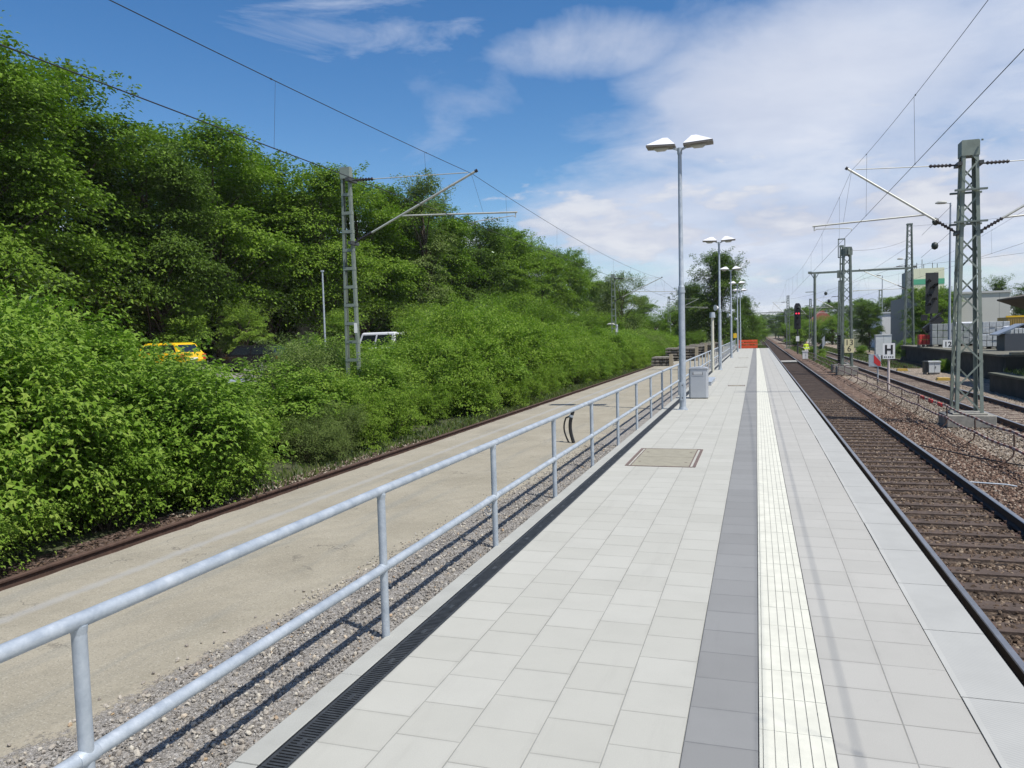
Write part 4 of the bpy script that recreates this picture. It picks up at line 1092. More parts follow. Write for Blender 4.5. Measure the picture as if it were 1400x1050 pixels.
e = empty('yard_signal', (12.95, 66.8, -0.88), 'large dark signal screen with black hoods seen left of the grey lamp post', 'signal')
MB().tube((0, 0.12, 0), (0, 0.12, 5.0), 0.09, n=10).build('post', M_DARKMET, e)
MB().bx(-0.1, 0.1, -0.01, 0.005, 0.8, 1.5).build('white_band', M_WHITE, e)
MB().bx(-0.1, 0.1, -0.01, 0.005, 0.2, 0.6).build('red_band', mat('dark_red', (0.12, 0.02, 0.02), 0.6), e)
MB().bx(-0.42, 0.46, -0.02, 0.08, 3.9, 7.05).build('signal_screen', mat('dark_grey_screen', (0.035, 0.037, 0.035), 0.6), e)
for (x, z) in ((-0.25, 6.4), (0.0, 5.9), (0.25, 6.1), (-0.2, 5.3), (0.15, 5.0), (-0.25, 4.6)):
    b = MB(); hood(b, x, z, -0.03, 0.13, 0.4); b.build('hood', M_BLACK, e)
b = MB(); rt = Matrix.Rotation(R(-38), 3, 'Y')
b.box((0.05, -0.25, 3.05), (1.5, 0.5, 0.5), 0, rt); b.box((0.2, -0.2, 3.6), (0.95, 0.5, 0.12), 0, rt); b.box((-0.55, -0.2, 3.6), (0.4, 0.4, 0.45)); b.build('route_indicator', M_BLACK, e)
MB().bx(-0.25, 0.35, -0.06, -0.02, 2.1, 2.65).build('sign_plate', M_WHITE, e)
# small equipment
def cabinet(x, y, w, d, h, label, m, name='equipment_cabinet', z=-0.9):
    e = empty(name, (x, y, z), label, 'cabinet', 'equipment cabinets by the tracks')
    MB().bx(-w/2, w/2, -d/2, d/2, 0.08, h).build('body', m, e, bevel=0.01)
    MB().bx(-w/2-0.04, w/2+0.04, -d/2-0.04, d/2+0.04, h+0.002, h+0.07).build('lid', m, e)
    MB().bx(-w/2+0.03, w/2-0.03, -d/2+0.03, d/2-0.03, -0.05, 0.078).build('plinth', M_CONC, e)
    b = MB().bx(-0.006, 0.006, -d/2-0.006, -d/2-0.001, 0.12, h-0.04).bx(0.04, 0.07, -d/2-0.02, -d/2-0.001, h*0.5, h*0.5+0.12); b.build('door_seam', M_DARKMET, e)
M_CAB = mat('pale_grey_cabinet', (0.60, 0.63, 0.62), 0.6, var=0.08, vscale=3)
cabinet(10.42, 53.0, 0.62, 0.5, 0.72, 'small white cabinet beside the second track, left of the lamp post foot', M_CAB)
cabinet(9.95, 53.1, 0.2, 0.5, 0.72, 'narrow dark box attached left of the small white cabinet', M_DARKMET)
cabinet(12.55, 88, 1.5, 0.9, 2.15, 'tall pale grey equipment cabinet in front of the white building', M_CAB)
cabinet(4.55, 80.5, 0.5, 0.4, 0.8, 'small white box at the end of the pin barrier left of the worker', M_WHITE)
# yellow point machine covers
for k, (x, y, lab) in enumerate([(9.6, 46.5, 'yellow ground box beside the second track left of the white cabinet'), (9.3, 57, 'smaller yellow ground box behind the H board'), (10.2, 74, 'far yellow ground box left of the tall cabinet')]):
    e = empty('ground_box', (x, y, -0.9), lab, 'box', 'yellow ground boxes by the points')
    b = MB(); b.prism([(-0.35, 0), (0.35, 0), (0.28, 0.14), (-0.28, 0.14)], -0.25, 0.25, 'y'); b.build('cover', mat('dusty_yellow', (0.52, 0.34, 0.06), 0.7), e)
    MB().bx(-0.5, 0.5, -0.3, 0.3, -0.04, -0.002).build('base', M_CONC, e)

# ------------------------------------------------------------------ tall yard lamps
def yard_lamp(x, y, zb, h, label, side=-1, m=None):
    e = empty('yard_lamp', (x, y, zb), label, 'lamp', 'tall grey yard lamps')
    MB().path([(0, 0, 0), (0, 0, 3.5), (0, 0, 3.6), (0, 0, h)], [0.11, 0.10, 0.085, 0.055], 14).build('pole', m or mat('blue_grey_pole', (0.30, 0.33, 0.38), 0.5, 0.3), e)
    MB().path([(0.03, 0, h-0.03), (side*0.3, 0, h+0.02)], 0.035, 8).build('arm', M_GALV, e)
    b = MB(); b.path([(side*0.22, 0, h+0.02), (side*0.4, 0, h+0.06), (side*0.8, 0, h+0.07), (side*0.98, 0, h+0.03)], [0.05, 0.12, 0.12, 0.04], 10); b.build('lamp_head', mat('grey_lamp_head', (0.42, 0.42, 0.38), 0.5), e)
yard_lamp(13.3, 62.6, -0.88, 11.7, 'tall grey yard lamp with its head pointing left, right behind the nearest lattice mast')
yard_lamp(18.6, 112, -0.88, 11.8, 'grey yard lamp between the tallest mast and the number plate mast')
yard_lamp(21.0, 148, -0.88, 12.0, 'farther thin yard lamp just left of the grey one')
yard_lamp(-19.6, 53, 0.0, 4.3, 'thin street lamp standing in front of the tree row beyond the shrubs', 1)
e = empty('utility_pole', (-20.95, 34.5, 0.0), 'slim pale pole just left of the nearest ladder-type mast', 'pole')
MB().path([(0, 0, 0), (0, 0, 5.6)], [0.055, 0.04], 10).build('pole', M_GALV, e)
MB().box((0, 0, 5.62), (0.12, 0.12, 0.08)).build('cap', M_GALV, e)
yard_lamp(-13.0, 75, -0.6, 3.6, 'thin pale pole in the shrubs left of the second ladder-type mast', -1)
e = empty('number_plate', (13.14, 62.4, 0.7), 'small white plate reading 12 on the tall grey yard lamp', 'sign')
MB().bx(-0.3, 0.32, -0.03, -0.01, -0.32, 0.32).build('plate', M_WHITE, e); text_mesh('12', 0.5, M_BLACK, (0.02, -0.034, 0), e, bold=0.01)

# ------------------------------------------------------------------ person in hi-vis
def person():
    e = empty('person', (4.87, 84.5, -0.9), 'worker in a yellow high-visibility jacket and pale trousers standing beside the tracks', 'person')
    J = {'pel': (0, 0, .95, .155, .12), 'wst': (0, 0, 1.1, .145, .11), 'cho': (0, 0, 1.32, .18, .12), 'nk': (0, -0.01, 1.5, .06, .06), 'hd': (0, -0.03, 1.62, .09, .1), 'tp': (0, -0.02, 1.72, .07, .08)}
    V = [J[k][:3] for k in J]; Rr = [J[k][3:] for k in J]; E = [(0, 1), (1, 2), (2, 3), (3, 4), (4, 5)]
    def add(i, p, r): V.append(p); Rr.append((r, r)); E.append((i, len(V)-1)); return len(V)-1
    for s in (-1, 1):
        h = add(0, (s*0.1, 0, .86), .10); k = add(h, (s*0.12, -0.04, .48), .065); a = add(k, (s*0.13, 0.02, .09), .045); add(a, (s*0.14, -0.13, .04), .04)
        sh = add(2, (s*0.2, 0, 1.42), .065); el = add(sh, (s*0.27, 0.02, 1.14), .048); wr = add(el, (s*0.22, -0.16, 0.98), .036); hd = add(wr, (s*0.2, -0.23, .93), .032)
        for f in range(4): add(hd, (s*0.2+(f-1.5)*0.018, -0.30, .90-abs(f-1.5)*.006), .009)
        add(wr, (s*0.2-s*0.035, -0.22, .93), .010)
    me = bpy.data.meshes.new('body'); me.from_pydata(V, E, [])
    o = obj('body', me, e); sk = o.modifiers.new('skin', 'SKIN'); sb = o.modifiers.new('sub', 'SUBSURF'); sb.levels = 1; sb.render_levels = 2
    for i, r in enumerate(Rr): me.skin_vertices[0].data[i].radius = r
    me.skin_vertices[0].data[0].use_root = True
    m = bpy.data.materials.new('worker'); m.use_nodes = True; t = NT(m.node_tree); p = t.n['Principled BSDF']; p.inputs['Roughness'].default_value = 0.8
    tc = t.n.new('ShaderNodeTexCoord').outputs['Object']; sp = t.add('ShaderNodeSeparateXYZ'); t.l.new(tc, sp.inputs[0]); z = sp.outputs[2]
    c = t.mix(t.math('GREATER_THAN', z, 0.94), (0.5, 0.47, 0.42), (0.62, 0.78, 0.05))
    band = t.math('MULTIPLY', t.math('GREATER_THAN', z, 1.08), t.math('LESS_THAN', z, 1.13)); c = t.mix(band, c, (0.7, 0.7, 0.68))
    c = t.mix(t.math('GREATER_THAN', z, 1.50), c, (0.5, 0.3, 0.22)); c = t.mix(t.math('LESS_THAN', z, 0.10), c, (0.03, 0.025, 0.02))
    c = t.mix(t.math('GREATER_THAN', t.math('ADD', z, t.math('MULTIPLY', sp.outputs[1], 1.0)), 1.64), c, (0.04, 0.03, 0.02)); t.l.new(c, p.inputs['Base Color'])
    me.materials.append(m)
    e.rotation_euler = (0, 0, R(20))
person()

# ------------------------------------------------------------------ orange barrier at platform end
e = empty('barrier_fence', (-0.95, 96.2, 0), 'orange red plastic mesh barrier closing off the end of the platform', 'barrier')
b = MB()
for k in range(13): b.bx(-1.05+k*0.17, -1.05+k*0.17+0.07, -0.02, 0.02, 0.03, 0.92)
b.bx(-1.07, 1.08, -0.025, 0.025, 0.80, 1.0).bx(-1.07, 1.08, -0.025, 0.025, 0.0, 0.30).bx(-1.07, 1.08, -0.022, 0.022, 0.50, 0.62); b.build('panel', M_ORANGE, e)
for x in (-1.0, 1.0): MB().bx(x-0.12, x+0.12, -0.3, 0.3, -0.05, 0.02).build('foot', M_BLACK, e)
b = MB(); b.prism([(-0.5, 0.0), (0.5, 0), (0.5, 0.1), (-0.5, 0.1)], 0, 1, 'y')
o = MB().bx(-2.3, 1.3, 95.6, 130, -1.0, -0.45).build('earth_ramp', G_SOIL); o['kind'] = 'structure'
for k, (x, y, lab) in enumerate([(-1.95, 86, 'small yellow sign on the railing near the fourth lamp'), ]):
    e = empty('yellow_sign', (x-0.2, y, 1.6), lab, 'sign'); MB().bx(-0.2, 0.2, -0.02, 0, -0.25, 0.25).build('plate', M_YELLOW, e); MB().tube((0, 0.03, -1.6), (0, 0.03, 0.3), 0.025, n=8).build('post', M_GALV, e)
# pallets / stacked sleepers on the old platform
ST = [(-5.75, 50.0, 1.2, 0.75), (-5.3, 58.5, 2.2, 1.0), (-5.1, 66.0, 2.2, 1.15), (-4.9, 74.5, 2.2, 1.2), (-4.6, 84.0, 2.2, 1.2)]
labs = ['nearest stack of weathered grey boards on the old platform behind the railing', 'second stack of grey boards on the old platform', 'third stack of grey boards on the old platform', 'fourth stack of grey boards on the old platform', 'farthest stack of grey boards on the old platform']
M_OLDW = mat('weathered_board', (0.20, 0.18, 0.15), 0.9, var=0.35, vscale=4, bump=0.4)
for (x, y, w, h), lab in zip(ST, labs):
    e = empty('board_stack', (x, y, -0.03), lab, 'boards', 'board stacks on the old platform')
    n = int(h/0.2); rg = random.Random(int(y))
    for k in range(n):
        b = MB()
        for q in range(5): b.box((-w/2+w/5*(q+0.5)+rg.uniform(-.02, .02), rg.uniform(-.1, .1), 0.1+k*0.2), (w/5-0.03, 2.2, 0.11))
        for yy in (-0.8, 0.8): b.bx(-w/2, w/2, yy-0.05, yy+0.05, k*0.2+0.001, 0.044+k*0.2)
        b.build('layer', M_OLDW, e)
    for xx in (w/2+0.04,):
        MB().box((xx+0.02, -1.2, h/2), (0.22, 0.12, h)).build('prop', mat('tan_prop', (0.33, 0.28, 0.2), 0.8), e)

# ------------------------------------------------------------------ cars
def car(x, y, z, rz, label, paint, kind='hatch', name='parked_car'):
    e = empty(name, (x, y, z), label, 'car', 'parked cars', rz)
    van = kind == 'van'
    L = 4.1; W = 0.86
    hr = 1.85 if van else 1.46; belt = 1.05 if van else 0.93
    def arch(cx): return [(cx+0.36*math.cos(a), 0.30+0.36*math.sin(a)*1.0) for a in np.linspace(math.pi, 0, 9)]
    low = [(-L/2, 0.32)]+arch(-1.25)+arch(1.28)+[(L/2-0.03, 0.30), (L/2, 0.55), (L/2-0.12, 0.76), (L/2-0.9, belt-0.02), (L/2-1.2, belt), (-L/2+0.05, belt), (-L/2-0.03, 0.6)]
    b = MB(); n = len(low)
    for (u, w) in low: b.v.append((u, -W, w))
    for (u, w) in low: b.v.append((u, W, w))
    for i in range(n): j = (i+1) % n; b.face((i, j, n+j, n+i))
    b.face(list(range(n))[::-1]); b.face([n+i for i in range(n)])
    body = b.build('body', paint, e, bevel=0.04)
    # greenhouse
    base = [(-L/2+0.08, -W+0.03), (L/2-1.15, -W+0.03), (L/2-1.15, W-0.03), (-L/2+0.08, W-0.03)]
    rf = [(-L/2+(0.12 if van else 0.45), -W+0.17), (0.35 if not van else 0.6, -W+0.17), (0.35 if not van else 0.6, W-0.17), (-L/2+(0.12 if van else 0.45), W-0.17)]
    b = MB(); b.v = [(p[0], p[1], belt) for p in base]+[(p[0], p[1], hr-0.05) for p in rf]
    for i in range(4): b.face((i, (i+1) % 4, 4+(i+1) % 4, 4+i))
    b.face((4, 5, 6, 7)); b.face((3, 2, 1, 0)); cab = b.build('cabin', paint, e, bevel=0.03)
    b = MB(); b.v = [(p[0]*0.99, p[1]*0.99, hr-0.052) for p in rf]+[(p[0]*0.9, p[1]*0.86, hr) for p in rf]
    for i in range(4): b.face((i, (i+1) % 4, 4+(i+1) % 4, 4+i))
    b.face((4, 5, 6, 7)); b.face((3, 2, 1, 0)); b.build('roof', paint, e)
    VV = [Vector(v) for v in cab.data.vertices[0:0]] or None
    P0 = [Vector((p[0], p[1], belt)) for p in base]; P1 = [Vector((p[0], p[1], hr-0.05)) for p in rf]
    def pane(i, j, a, c, d0, d1, nm):
        def q(s, t): return P0[i].lerp(P0[j], s).lerp(P1[i].lerp(P1[j], s), t)
        pts = [q(a, d0), q(c, d0), q(c, d1), q(a, d1)]
        nn = (pts[1]-pts[0]).cross(pts[3]-pts[0]).normalized()
        m = MB(); m.v = [tuple(p+nn*0.012) for p in pts]+[tuple(p-nn*0.01) for p in pts]
        for k in range(4): m.face((k, (k+1) % 4, 4+(k+1) % 4, 4+k))
        m.face((0, 1, 2, 3)); m.face((7, 6, 5, 4)); m.build(nm, M_GLASS, e)
    for (i, j) in ((0, 1), (2, 3)):
        pane(i, j, 0.07, 0.46, 0.1, 0.88, 'side_window'); pane(i, j, 0.51, 0.93, 0.1, 0.88, 'side_window')
    pane(1, 2, 0.06, 0.94, 0.06, 0.92, 'windscreen'); pane(3, 0, 0.08, 0.92, 0.1, 0.88, 'rear_window')
    for cx in (-1.25, 1.28):
        for s in (-1, 1):
            wh = empty('wheel'); wh.parent = e; wh.location = (cx, s*(W-0.10), 0.31)
            MB().tube((0, -0.1, 0), (0, 0.1, 0), 0.31, n=24).build('tyre', M_RUBBER, wh)
            b = MB()
            for k in range(5):
                a = k*2*math.pi/5; b.bar((0, s*0.105, 0), (0.19*math.cos(a), s*0.105, 0.19*math.sin(a)), 0.06, 0.02, up=(0, 1, 0))
            b.path([(0.2*math.cos(a), s*0.1, 0.2*math.sin(a)) for a in np.linspace(0, 2*math.pi, 20)], 0.016, 5)
            b.build('rim', mat('alloy_rim', (0.6, 0.6, 0.62), 0.3, 0.7), wh)
    for s in (-1, 1):
        MB().bx(-L/2-0.045, -L/2+0.06, s*0.76-0.09, s*0.76+0.09, 0.62, 0.88).build('tail_light', M_RED, e)
        MB().bx(L/2-0.12, L/2-0.01, s*0.65-0.14, s*0.65+0.14, 0.56, 0.70).build('headlight', mat('clear_lens', (0.7, 0.7, 0.7), 0.15), e)
        MB().box((0.75, s*(W+0.08), belt+0.05), (0.12, 0.16, 0.11)).build('mirror', paint, e)
    MB().bx(-L/2-0.05, -L/2, -W+0.03, W-0.03, 0.34, 0.50).build('bumper', mat('dark_bumper', (0.04, 0.04, 0.04), 0.6), e)
    MB().bx(-L/2-0.052, -L/2-0.03, -0.26, 0.26, 0.60, 0.71).build('blank_plate', M_WHITE, e)
    return e
P_Y = mat('bright_yellow_car_paint', (0.78, 0.48, 0.015), 0.3); P_K = mat('black_car_paint', (0.012, 0.012, 0.014), 0.2); P_W = mat('white_car_paint', (0.7, 0.71, 0.72), 0.3)
P_S = mat('silver_car_paint', (0.45, 0.47, 0.5), 0.3, 0.5); P_B = mat('dark_blue_car_paint', (0.03, 0.045, 0.08), 0.25)
# sheets for the car park
sheet('car_park_asphalt', [-34, -30, -18, -16.8], [4, 60], lambda x, y: zt(x)+0.02, mat('car_park_asphalt', (0.20, 0.185, 0.17), 0.9, var=0.2, vscale=2, bump=0.3))

def px(Xv, Yv, Zv): pass
car(-29.0, 32.0, 0.72, R(178), 'bright yellow hatchback seen through a gap in the shrubs on the left', P_Y)
car(-25.4, 34.4, 0.50, R(183), 'black car parked right of the yellow hatchback behind the shrubs', P_K)
car(-19.6, 37.8, 0.62, R(160), 'white van with dark side windows showing above the shrubs right of the nearest ladder-type mast', P_W, 'van')
car(-15.15, 19.0, -0.45, R(100), 'silver car whose pale roof just shows among the shrubs below the black car', P_S)
car(-22.8, 47.5, 0.05, R(95), 'dark car just visible to the right of the white van', P_K)

# ------------------------------------------------------------------ right side: docks and goods
M_DOCK = mat('dark_mottled_wall', (0.045, 0.045, 0.036), 0.95, var=0.55, vscale=1.5, bump=0.6, bscale=8)  # very dark mottled tone shared by both dock walls
M_DOCKT = mat('dock_top', (0.13, 0.125, 0.095), 0.95, var=0.4, vscale=2, bump=0.5)
e = empty('loading_dock', (20, 60, -0.95), 'high dark loading dock wall on the right with goods stored on top', 'loading dock')
MB().bx(-8.0, 40, -15.5, 14, 0, 1.32).build('wall', M_DOCK, e)
MB().bx(-8.1, 40, -15.6, 14.1, 1.322, 1.42).build('coping', M_DOCKT, e)
e = empty('low_platform', (9.9, 31, -0.95), 'low dark old platform in front of the loading dock at the right edge', 'platform')
MB().bx(0, 30, 0, 8, 0, 0.78).build('wall', M_DOCK, e)
MB().bx(-0.08, 30, -0.08, 8, 0.782, 0.86).build('coping', mat('mossy_coping', (0.10, 0.105, 0.075), 0.9, var=0.4, vscale=3), e)
DZ = 0.47
def goods(x, y, w, d, h, label, m, name='wrapped_pallet', rows=4):
    e = empty(name, (x, y, DZ), label, 'pallet', 'stacked goods on the loading dock')
    b = MB(); rg = random.Random(int(x*7+y)); nz = max(2, int(h/0.45))
    for k in range(nz):
        for q in range(rows):
            b.box((-w/2+w/rows*(q+.5), rg.uniform(-.03, .03), 0.15+(h-0.15)/nz*(k+.5)), (w/rows-0.03, d, (h-0.15)/nz-0.03))
    b.build('load', m, e, bevel=0.02)
    b = MB()
    for q in (-1, 0, 1): b.bx(q*w*0.42-0.05, q*w*0.42+0.05, -d/2, d/2, 0, 0.14)
    b.build('pallet', M_OLDW, e)
M_GOODS = mat('grey_stone_goods', (0.30, 0.32, 0.31), 0.8, var=0.25, vscale=3)
M_GOODS2 = mat('pale_wrapped_goods', (0.44, 0.46, 0.46), 0.4, var=0.25, vscale=5)
goods(15.0, 67, 1.6, 1.6, 1.7, 'tall grey pallet stack on the dock just right of the dark signal screen', M_GOODS)
goods(13.45, 66, 1.5, 1.3, 1.75, 'grey wrapped stack on the dock directly below the dark signal screen', M_GOODS)
goods(16.2, 63, 1.7, 1.2, 1.8, 'pale shiny wrapped stack right of the nearest lattice mast', M_GOODS2)
goods(14.5, 57.2, 1.3, 1.2, 0.95, 'lower pale stack in front on the dock right of the nearest lattice mast', M_GOODS2)
goods(16.3, 58.5, 0.9, 1.2, 1.3, 'small mixed pale stack on the dock beside the slanted dark lid', M_GOODS2)
goods(12.35, 66.5, 0.75, 0.8, 0.95, 'bright red crate on the dock left of the dark signal screen', mat('red_crate', (0.55, 0.05, 0.04), 0.6), 'crate', 3)
# skip with slanted lid
e = empty('grey_skip', (14.7, 52.6, DZ), 'dark container with a slanted blue grey lid on the dock', 'container')
MB().prism([(-0.8, 0), (1.0, 0), (1.0, 1.0), (-0.8, 1.0)], -0.8, 0.8, 'y').build('body', mat('dark_blue_grey', (0.06, 0.07, 0.085), 0.6), e)
MB().box((-0.5, 0, 1.25), (1.5, 1.7, 0.07), 0, Matrix.Rotation(R(-24), 3, 'Y')).build('lid', mat('blue_grey_lid', (0.16, 0.2, 0.26), 0.35), e)
MB().box((0.75, 0, 1.3), (1.2, 1.7, 0.07), 0, Matrix.Rotation(R(14), 3, 'Y')).build('cover', M_DARKMET, e)
# white car and others on the dock
car(17.9, 60.5, DZ, R(5), 'white car half hidden behind the dark container at the right edge', P_W)
car(16.2, 72.0, DZ, R(80), 'white van behind the nearest lattice mast on the dock', P_W, 'van')
o = MB().bx(12.25, 13.5, 44.55, 44.9, 0.475, 0.6).build('timber_beam', mat('pale_timber', (0.45, 0.38, 0.25), 0.8)); tag(o, 'pale timber beam lying on the dock edge at the right', 'beam')
# yellow container
e = empty('site_container', (21.3, 69, DZ), 'ochre yellow site container with a pale door at the right edge', 'container')
MY = mat('ochre_container', (0.36, 0.24, 0.06), 0.6, var=0.12, vscale=2)
MB().bx(-3.0, 0.2, -1.2, 1.2, 0.1, 2.1).build('body', MY, e)
b = MB()
for k in range(20): b.bx(-2.9+k*0.155, -2.9+k*0.155+0.07, -1.235, -1.202, 0.2, 1.98)
b.build('corrugation', MY, e)
b = MB().bx(-3.05, 3.2, -1.25, -1.1, 2.1, 2.22).bx(0.2, 0.35, -1.25, -1.1, 0.1, 2.1); b.build('frame', M_YELLOW, e)
MB().bx(0.36, 3.2, -1.2, 1.2, 0.1, 2.09).build('door', M_WHITE, e)
# dock roof corner
e = empty('dock_roof', (14.8, 37, 3.2), 'flat dark canopy roof poking in at the right edge', 'roof')
b = MB(); b.prism([(-3.1, 0.03), (-1.7, -0.52), (9, -0.6), (9, 0.45), (-1.7, 0.35), (-3.1, 0.10)], -2.0, 8, 'y'); b.build('roof_deck', mat('dark_roof_boards', (0.09, 0.075, 0.055), 0.85, var=0.3, vscale=3), e)
for x_, y_ in ((4.5, 7.4),): MB().bx(x_-0.12, x_+0.12, y_-0.12, y_+0.12, -2.74, 0.0).build('post', M_OLDW, e)

# buildings
def building(name, label, loc, w, d, h, wallm, roofm, wins=(), extra=None, rz=0, gable=0):
    e = empty(name, loc, label, 'building', None, rz)
    MB().bx(-w/2, w/2, -d/2, d/2, -1, h).build('wall', wallm, e)
    if gable: MB().prism([(-w/2-0.3, h), (w/2+0.3, h), (0, h+gable)], -d/2-0.3, d/2+0.3, 'y').build('roof', roofm, e)
    else: MB().bx(-w/2-0.12, w/2+0.12, -d/2-0.12, d/2+0.12, h+0.002, h+0.22).build('roof', roofm, e)
    for (x, z, ww, hh) in wins:
        f = MB().bx(x-ww/2-0.06, x+ww/2+0.06, -d/2-0.05, -d/2-0.002, z-hh/2-0.06, z+hh/2+0.06).build('window', M_WHITE, e)
        MB().bx(x-ww/2, x+ww/2, -d/2-0.07, -d/2-0.052, z-hh/2, z+hh/2).build('pane', M_GLASS, f)
    return e
def panel_mat(name, col, s=1.0, ax=0):
    m = bpy.data.materials.new(name); m.use_nodes = True; t = NT(m.node_tree); p = t.n['Principled BSDF']; p.inputs['Roughness'].default_value = 0.6
    tc = t.n.new('ShaderNodeTexCoord').outputs['Object']; sp = t.add('ShaderNodeSeparateXYZ'); t.l.new(tc, sp.inputs[0])
    f = t.math('FRACT', t.math('MULTIPLY', sp.outputs[ax], s)); f = t.math('LESS_THAN', f, 0.04)
    c = t.mix(t.math('MULTIPLY', f, 0.5), col, tuple(x*0.5 for x in col))
    c = t.mix(t.ramp(t.noise(tc, 0.4, 6, 0.6), [(0.4, 0.0), (0.75, 0.25)]), c, tuple(x*0.6 for x in col)); t.l.new(c, p.inputs['Base Color']); return m
M_HALL = panel_mat('grey_beige_panels', (0.56, 0.545, 0.49), 0.42)
e = building('warehouse', 'large flat-roofed grey beige hall behind the nearest lattice mast', (23.3, 109, -0.9), 6.9, 22, 6.5, M_HALL, mat('light_trim', (0.52, 0.51, 0.48), 0.6))
MB().bx(-3.46, 3.46, -11.05, -11.0, 2.6, 2.75).build('wall_band', mat('band_grey', (0.33, 0.32, 0.3), 0.7), e)
MB().bx(-5.2, -3.47, -10.5, 11, 0, 6.7).build('left_side', mat('dark_grey_side', (0.17, 0.18, 0.185), 0.6, var=0.15), e)  # left side of the hall in a darker grey than the front
M_TW = mat('cream_tower_render', (0.78, 0.78, 0.56), 0.8, var=0.08, vscale=0.5)
e = empty('tower_building', (30.9, 165, -0.9), 'cream high-rise with a green band and roof antennas behind the dark signal screen', 'building')
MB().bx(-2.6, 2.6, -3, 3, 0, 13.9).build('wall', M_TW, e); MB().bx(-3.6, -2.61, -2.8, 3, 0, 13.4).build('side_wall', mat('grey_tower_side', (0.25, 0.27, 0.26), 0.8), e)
MB().bx(-2.61, 2.65, -3.04, -3.002, 10.9, 11.9).build('green_band', mat('green_band', (0.10, 0.42, 0.24), 0.6), e)
for k, (x, h) in enumerate(((-1.9, 0.7), (-1.5, 1.3), (-0.6, 1.9), (-0.3, 1.0), (1.2, 1.2), (2.0, 1.0))):
    b = MB().tube((x, 0, 13.9), (x, 0, 13.9+h), 0.06, n=5)
    if k == 0: b.box((x, 0, 14.5), (0.8, 0.5, 0.4))
    b.build('antenna', M_DARKMET, e)
building('low_white_building', 'white flat building behind the tall grey cabinet', (20.0, 130, -0.9), 5.2, 14, 5.0, mat('white_render', (0.80, 0.80, 0.78), 0.8, var=0.06), M_CAB)
building('red_roof_house', 'small house with a red roof behind the number plate mast', (14.2, 190, -0.9), 7, 9, 4.0, mat('white_render'), mat('red_tiles', (0.38, 0.12, 0.09), 0.8, var=0.2, vscale=3), gable=3.2)
# building behind the tree row on the left
e = building('apartment_building', 'long pale building glimpsed through gaps in the left tree row', (-47, 40, 0.5), 46, 9, 8.5, mat('pale_facade', (0.60, 0.56, 0.52), 0.8, var=0.05), mat('red_brown_roof', (0.25, 0.1, 0.07), 0.8),
             wins=[(-20+i*4.4, z, 1.5, 1.4) for i in range(10) for z in (2.2, 5.4)], rz=R(58))
# slender fence behind yard
e = empty('yard_fence', (14, 118, -0.9), 'grey wire fence along the yard left of the tall cabinet', 'fence')
for k in range(30): MB().bar((-5+k*0.24, k*2.8, 0), (-5+k*0.24, k*2.8, 1.7), 0.06, 0.06).build('post', M_GALV, e)
MB().bar((-5, 0, 1.0), (2.1, 82.6, 1.0), 0.02, 1.3).build('mesh_panel', mat('fence_mesh', (0.22, 0.25, 0.25), 0.7), e)

# ------------------------------------------------------------------ vegetation
def leaf_geo(C_, A, N, L, W, palm=False, fold=0.18):
    """C centres (n,3) A axis, N normal, L length (n,), W width"""
    S = np.cross(A, N); S /= np.linalg.norm(S, axis=1)[:, None]+1e-9
    L = L[:, None]; W = W[:, None]; n = len(C_)
    if not palm:
        V = np.stack([C_, C_+A*L*0.45+S*W*0.5+N*L*fold, C_+A*L-N*L*0.12, C_+A*L*0.45-S*W*0.5+N*L*fold], 1)
        F0 = np.array([[0, 1, 2], [0, 2, 3]]); k = 4
    else:
        V = np.stack([C_, C_+A*L*0.30+S*W*0.62+N*L*0.02, C_+A*L*0.48+S*W*0.24+N*L*0.10, C_+A*L*1.0-N*L*0.15,
                      C_+A*L*0.48-S*W*0.24+N*L*0.10, C_+A*L*0.30-S*W*0.62+N*L*0.02], 1)
        F0 = np.array([[0, 1, 2], [0, 2, 3], [0, 3, 4], [0, 4, 5]]); k = 6
    Fc = (F0[None]+(np.arange(n)*k)[:, None, None]).reshape(-1, 3)
    return V.reshape(-1, 3), Fc
def unit(v): return v/(np.linalg.norm(v, axis=-1, keepdims=True)+1e-9)
def sprays(cent, outd, nper, rad, flat, droop, lsize, r, palm=False, up=0.75):
    """leaf clusters: cent (m,3), outd (m,3)"""
    m = len(cent)
    c = np.repeat(cent, nper, 0); o = np.repeat(outd, nper, 0); rd = np.repeat(rad, nper)
    n = len(c)
    ho = unit(o*np.array([1, 1, 0.35])+1e-6); sd = unit(np.cross(ho, np.array([0, 0, 1.0]))+1e-6)
    u = r.normal(0, 0.55, n); v = r.normal(0, 0.45, n); w = r.normal(0, flat, n)
    pos = c+ho*(u*rd)[:, None]+sd*(v*rd)[:, None]+np.array([0, 0, 1.0])*(w*rd-droop*rd*(u*u+0.7*v*v))[:, None]
    nm = unit(np.array([0, 0, up])+o*0.40+r.normal(0, 0.27, (n, 3)))
    ax = unit(ho*0.7+sd*v[:, None]*0.9+r.normal(0, 0.5, (n, 3))+np.array([0, 0, -0.25]))
    ax = unit(ax-nm*np.sum(ax*nm, 1, keepdims=True))
    L = lsize*r.uniform(0.6, 1.25, n)
    return leaf_geo(pos, ax, nm, L, L*(0.62 if not palm else 0.9), palm)

def branch_mesh(name, segs, parent, m=None):
    b = MB()
    for pts, rr, n in segs: b.path(pts, rr, n)
    return b.build(name, m or M_BARK, parent)

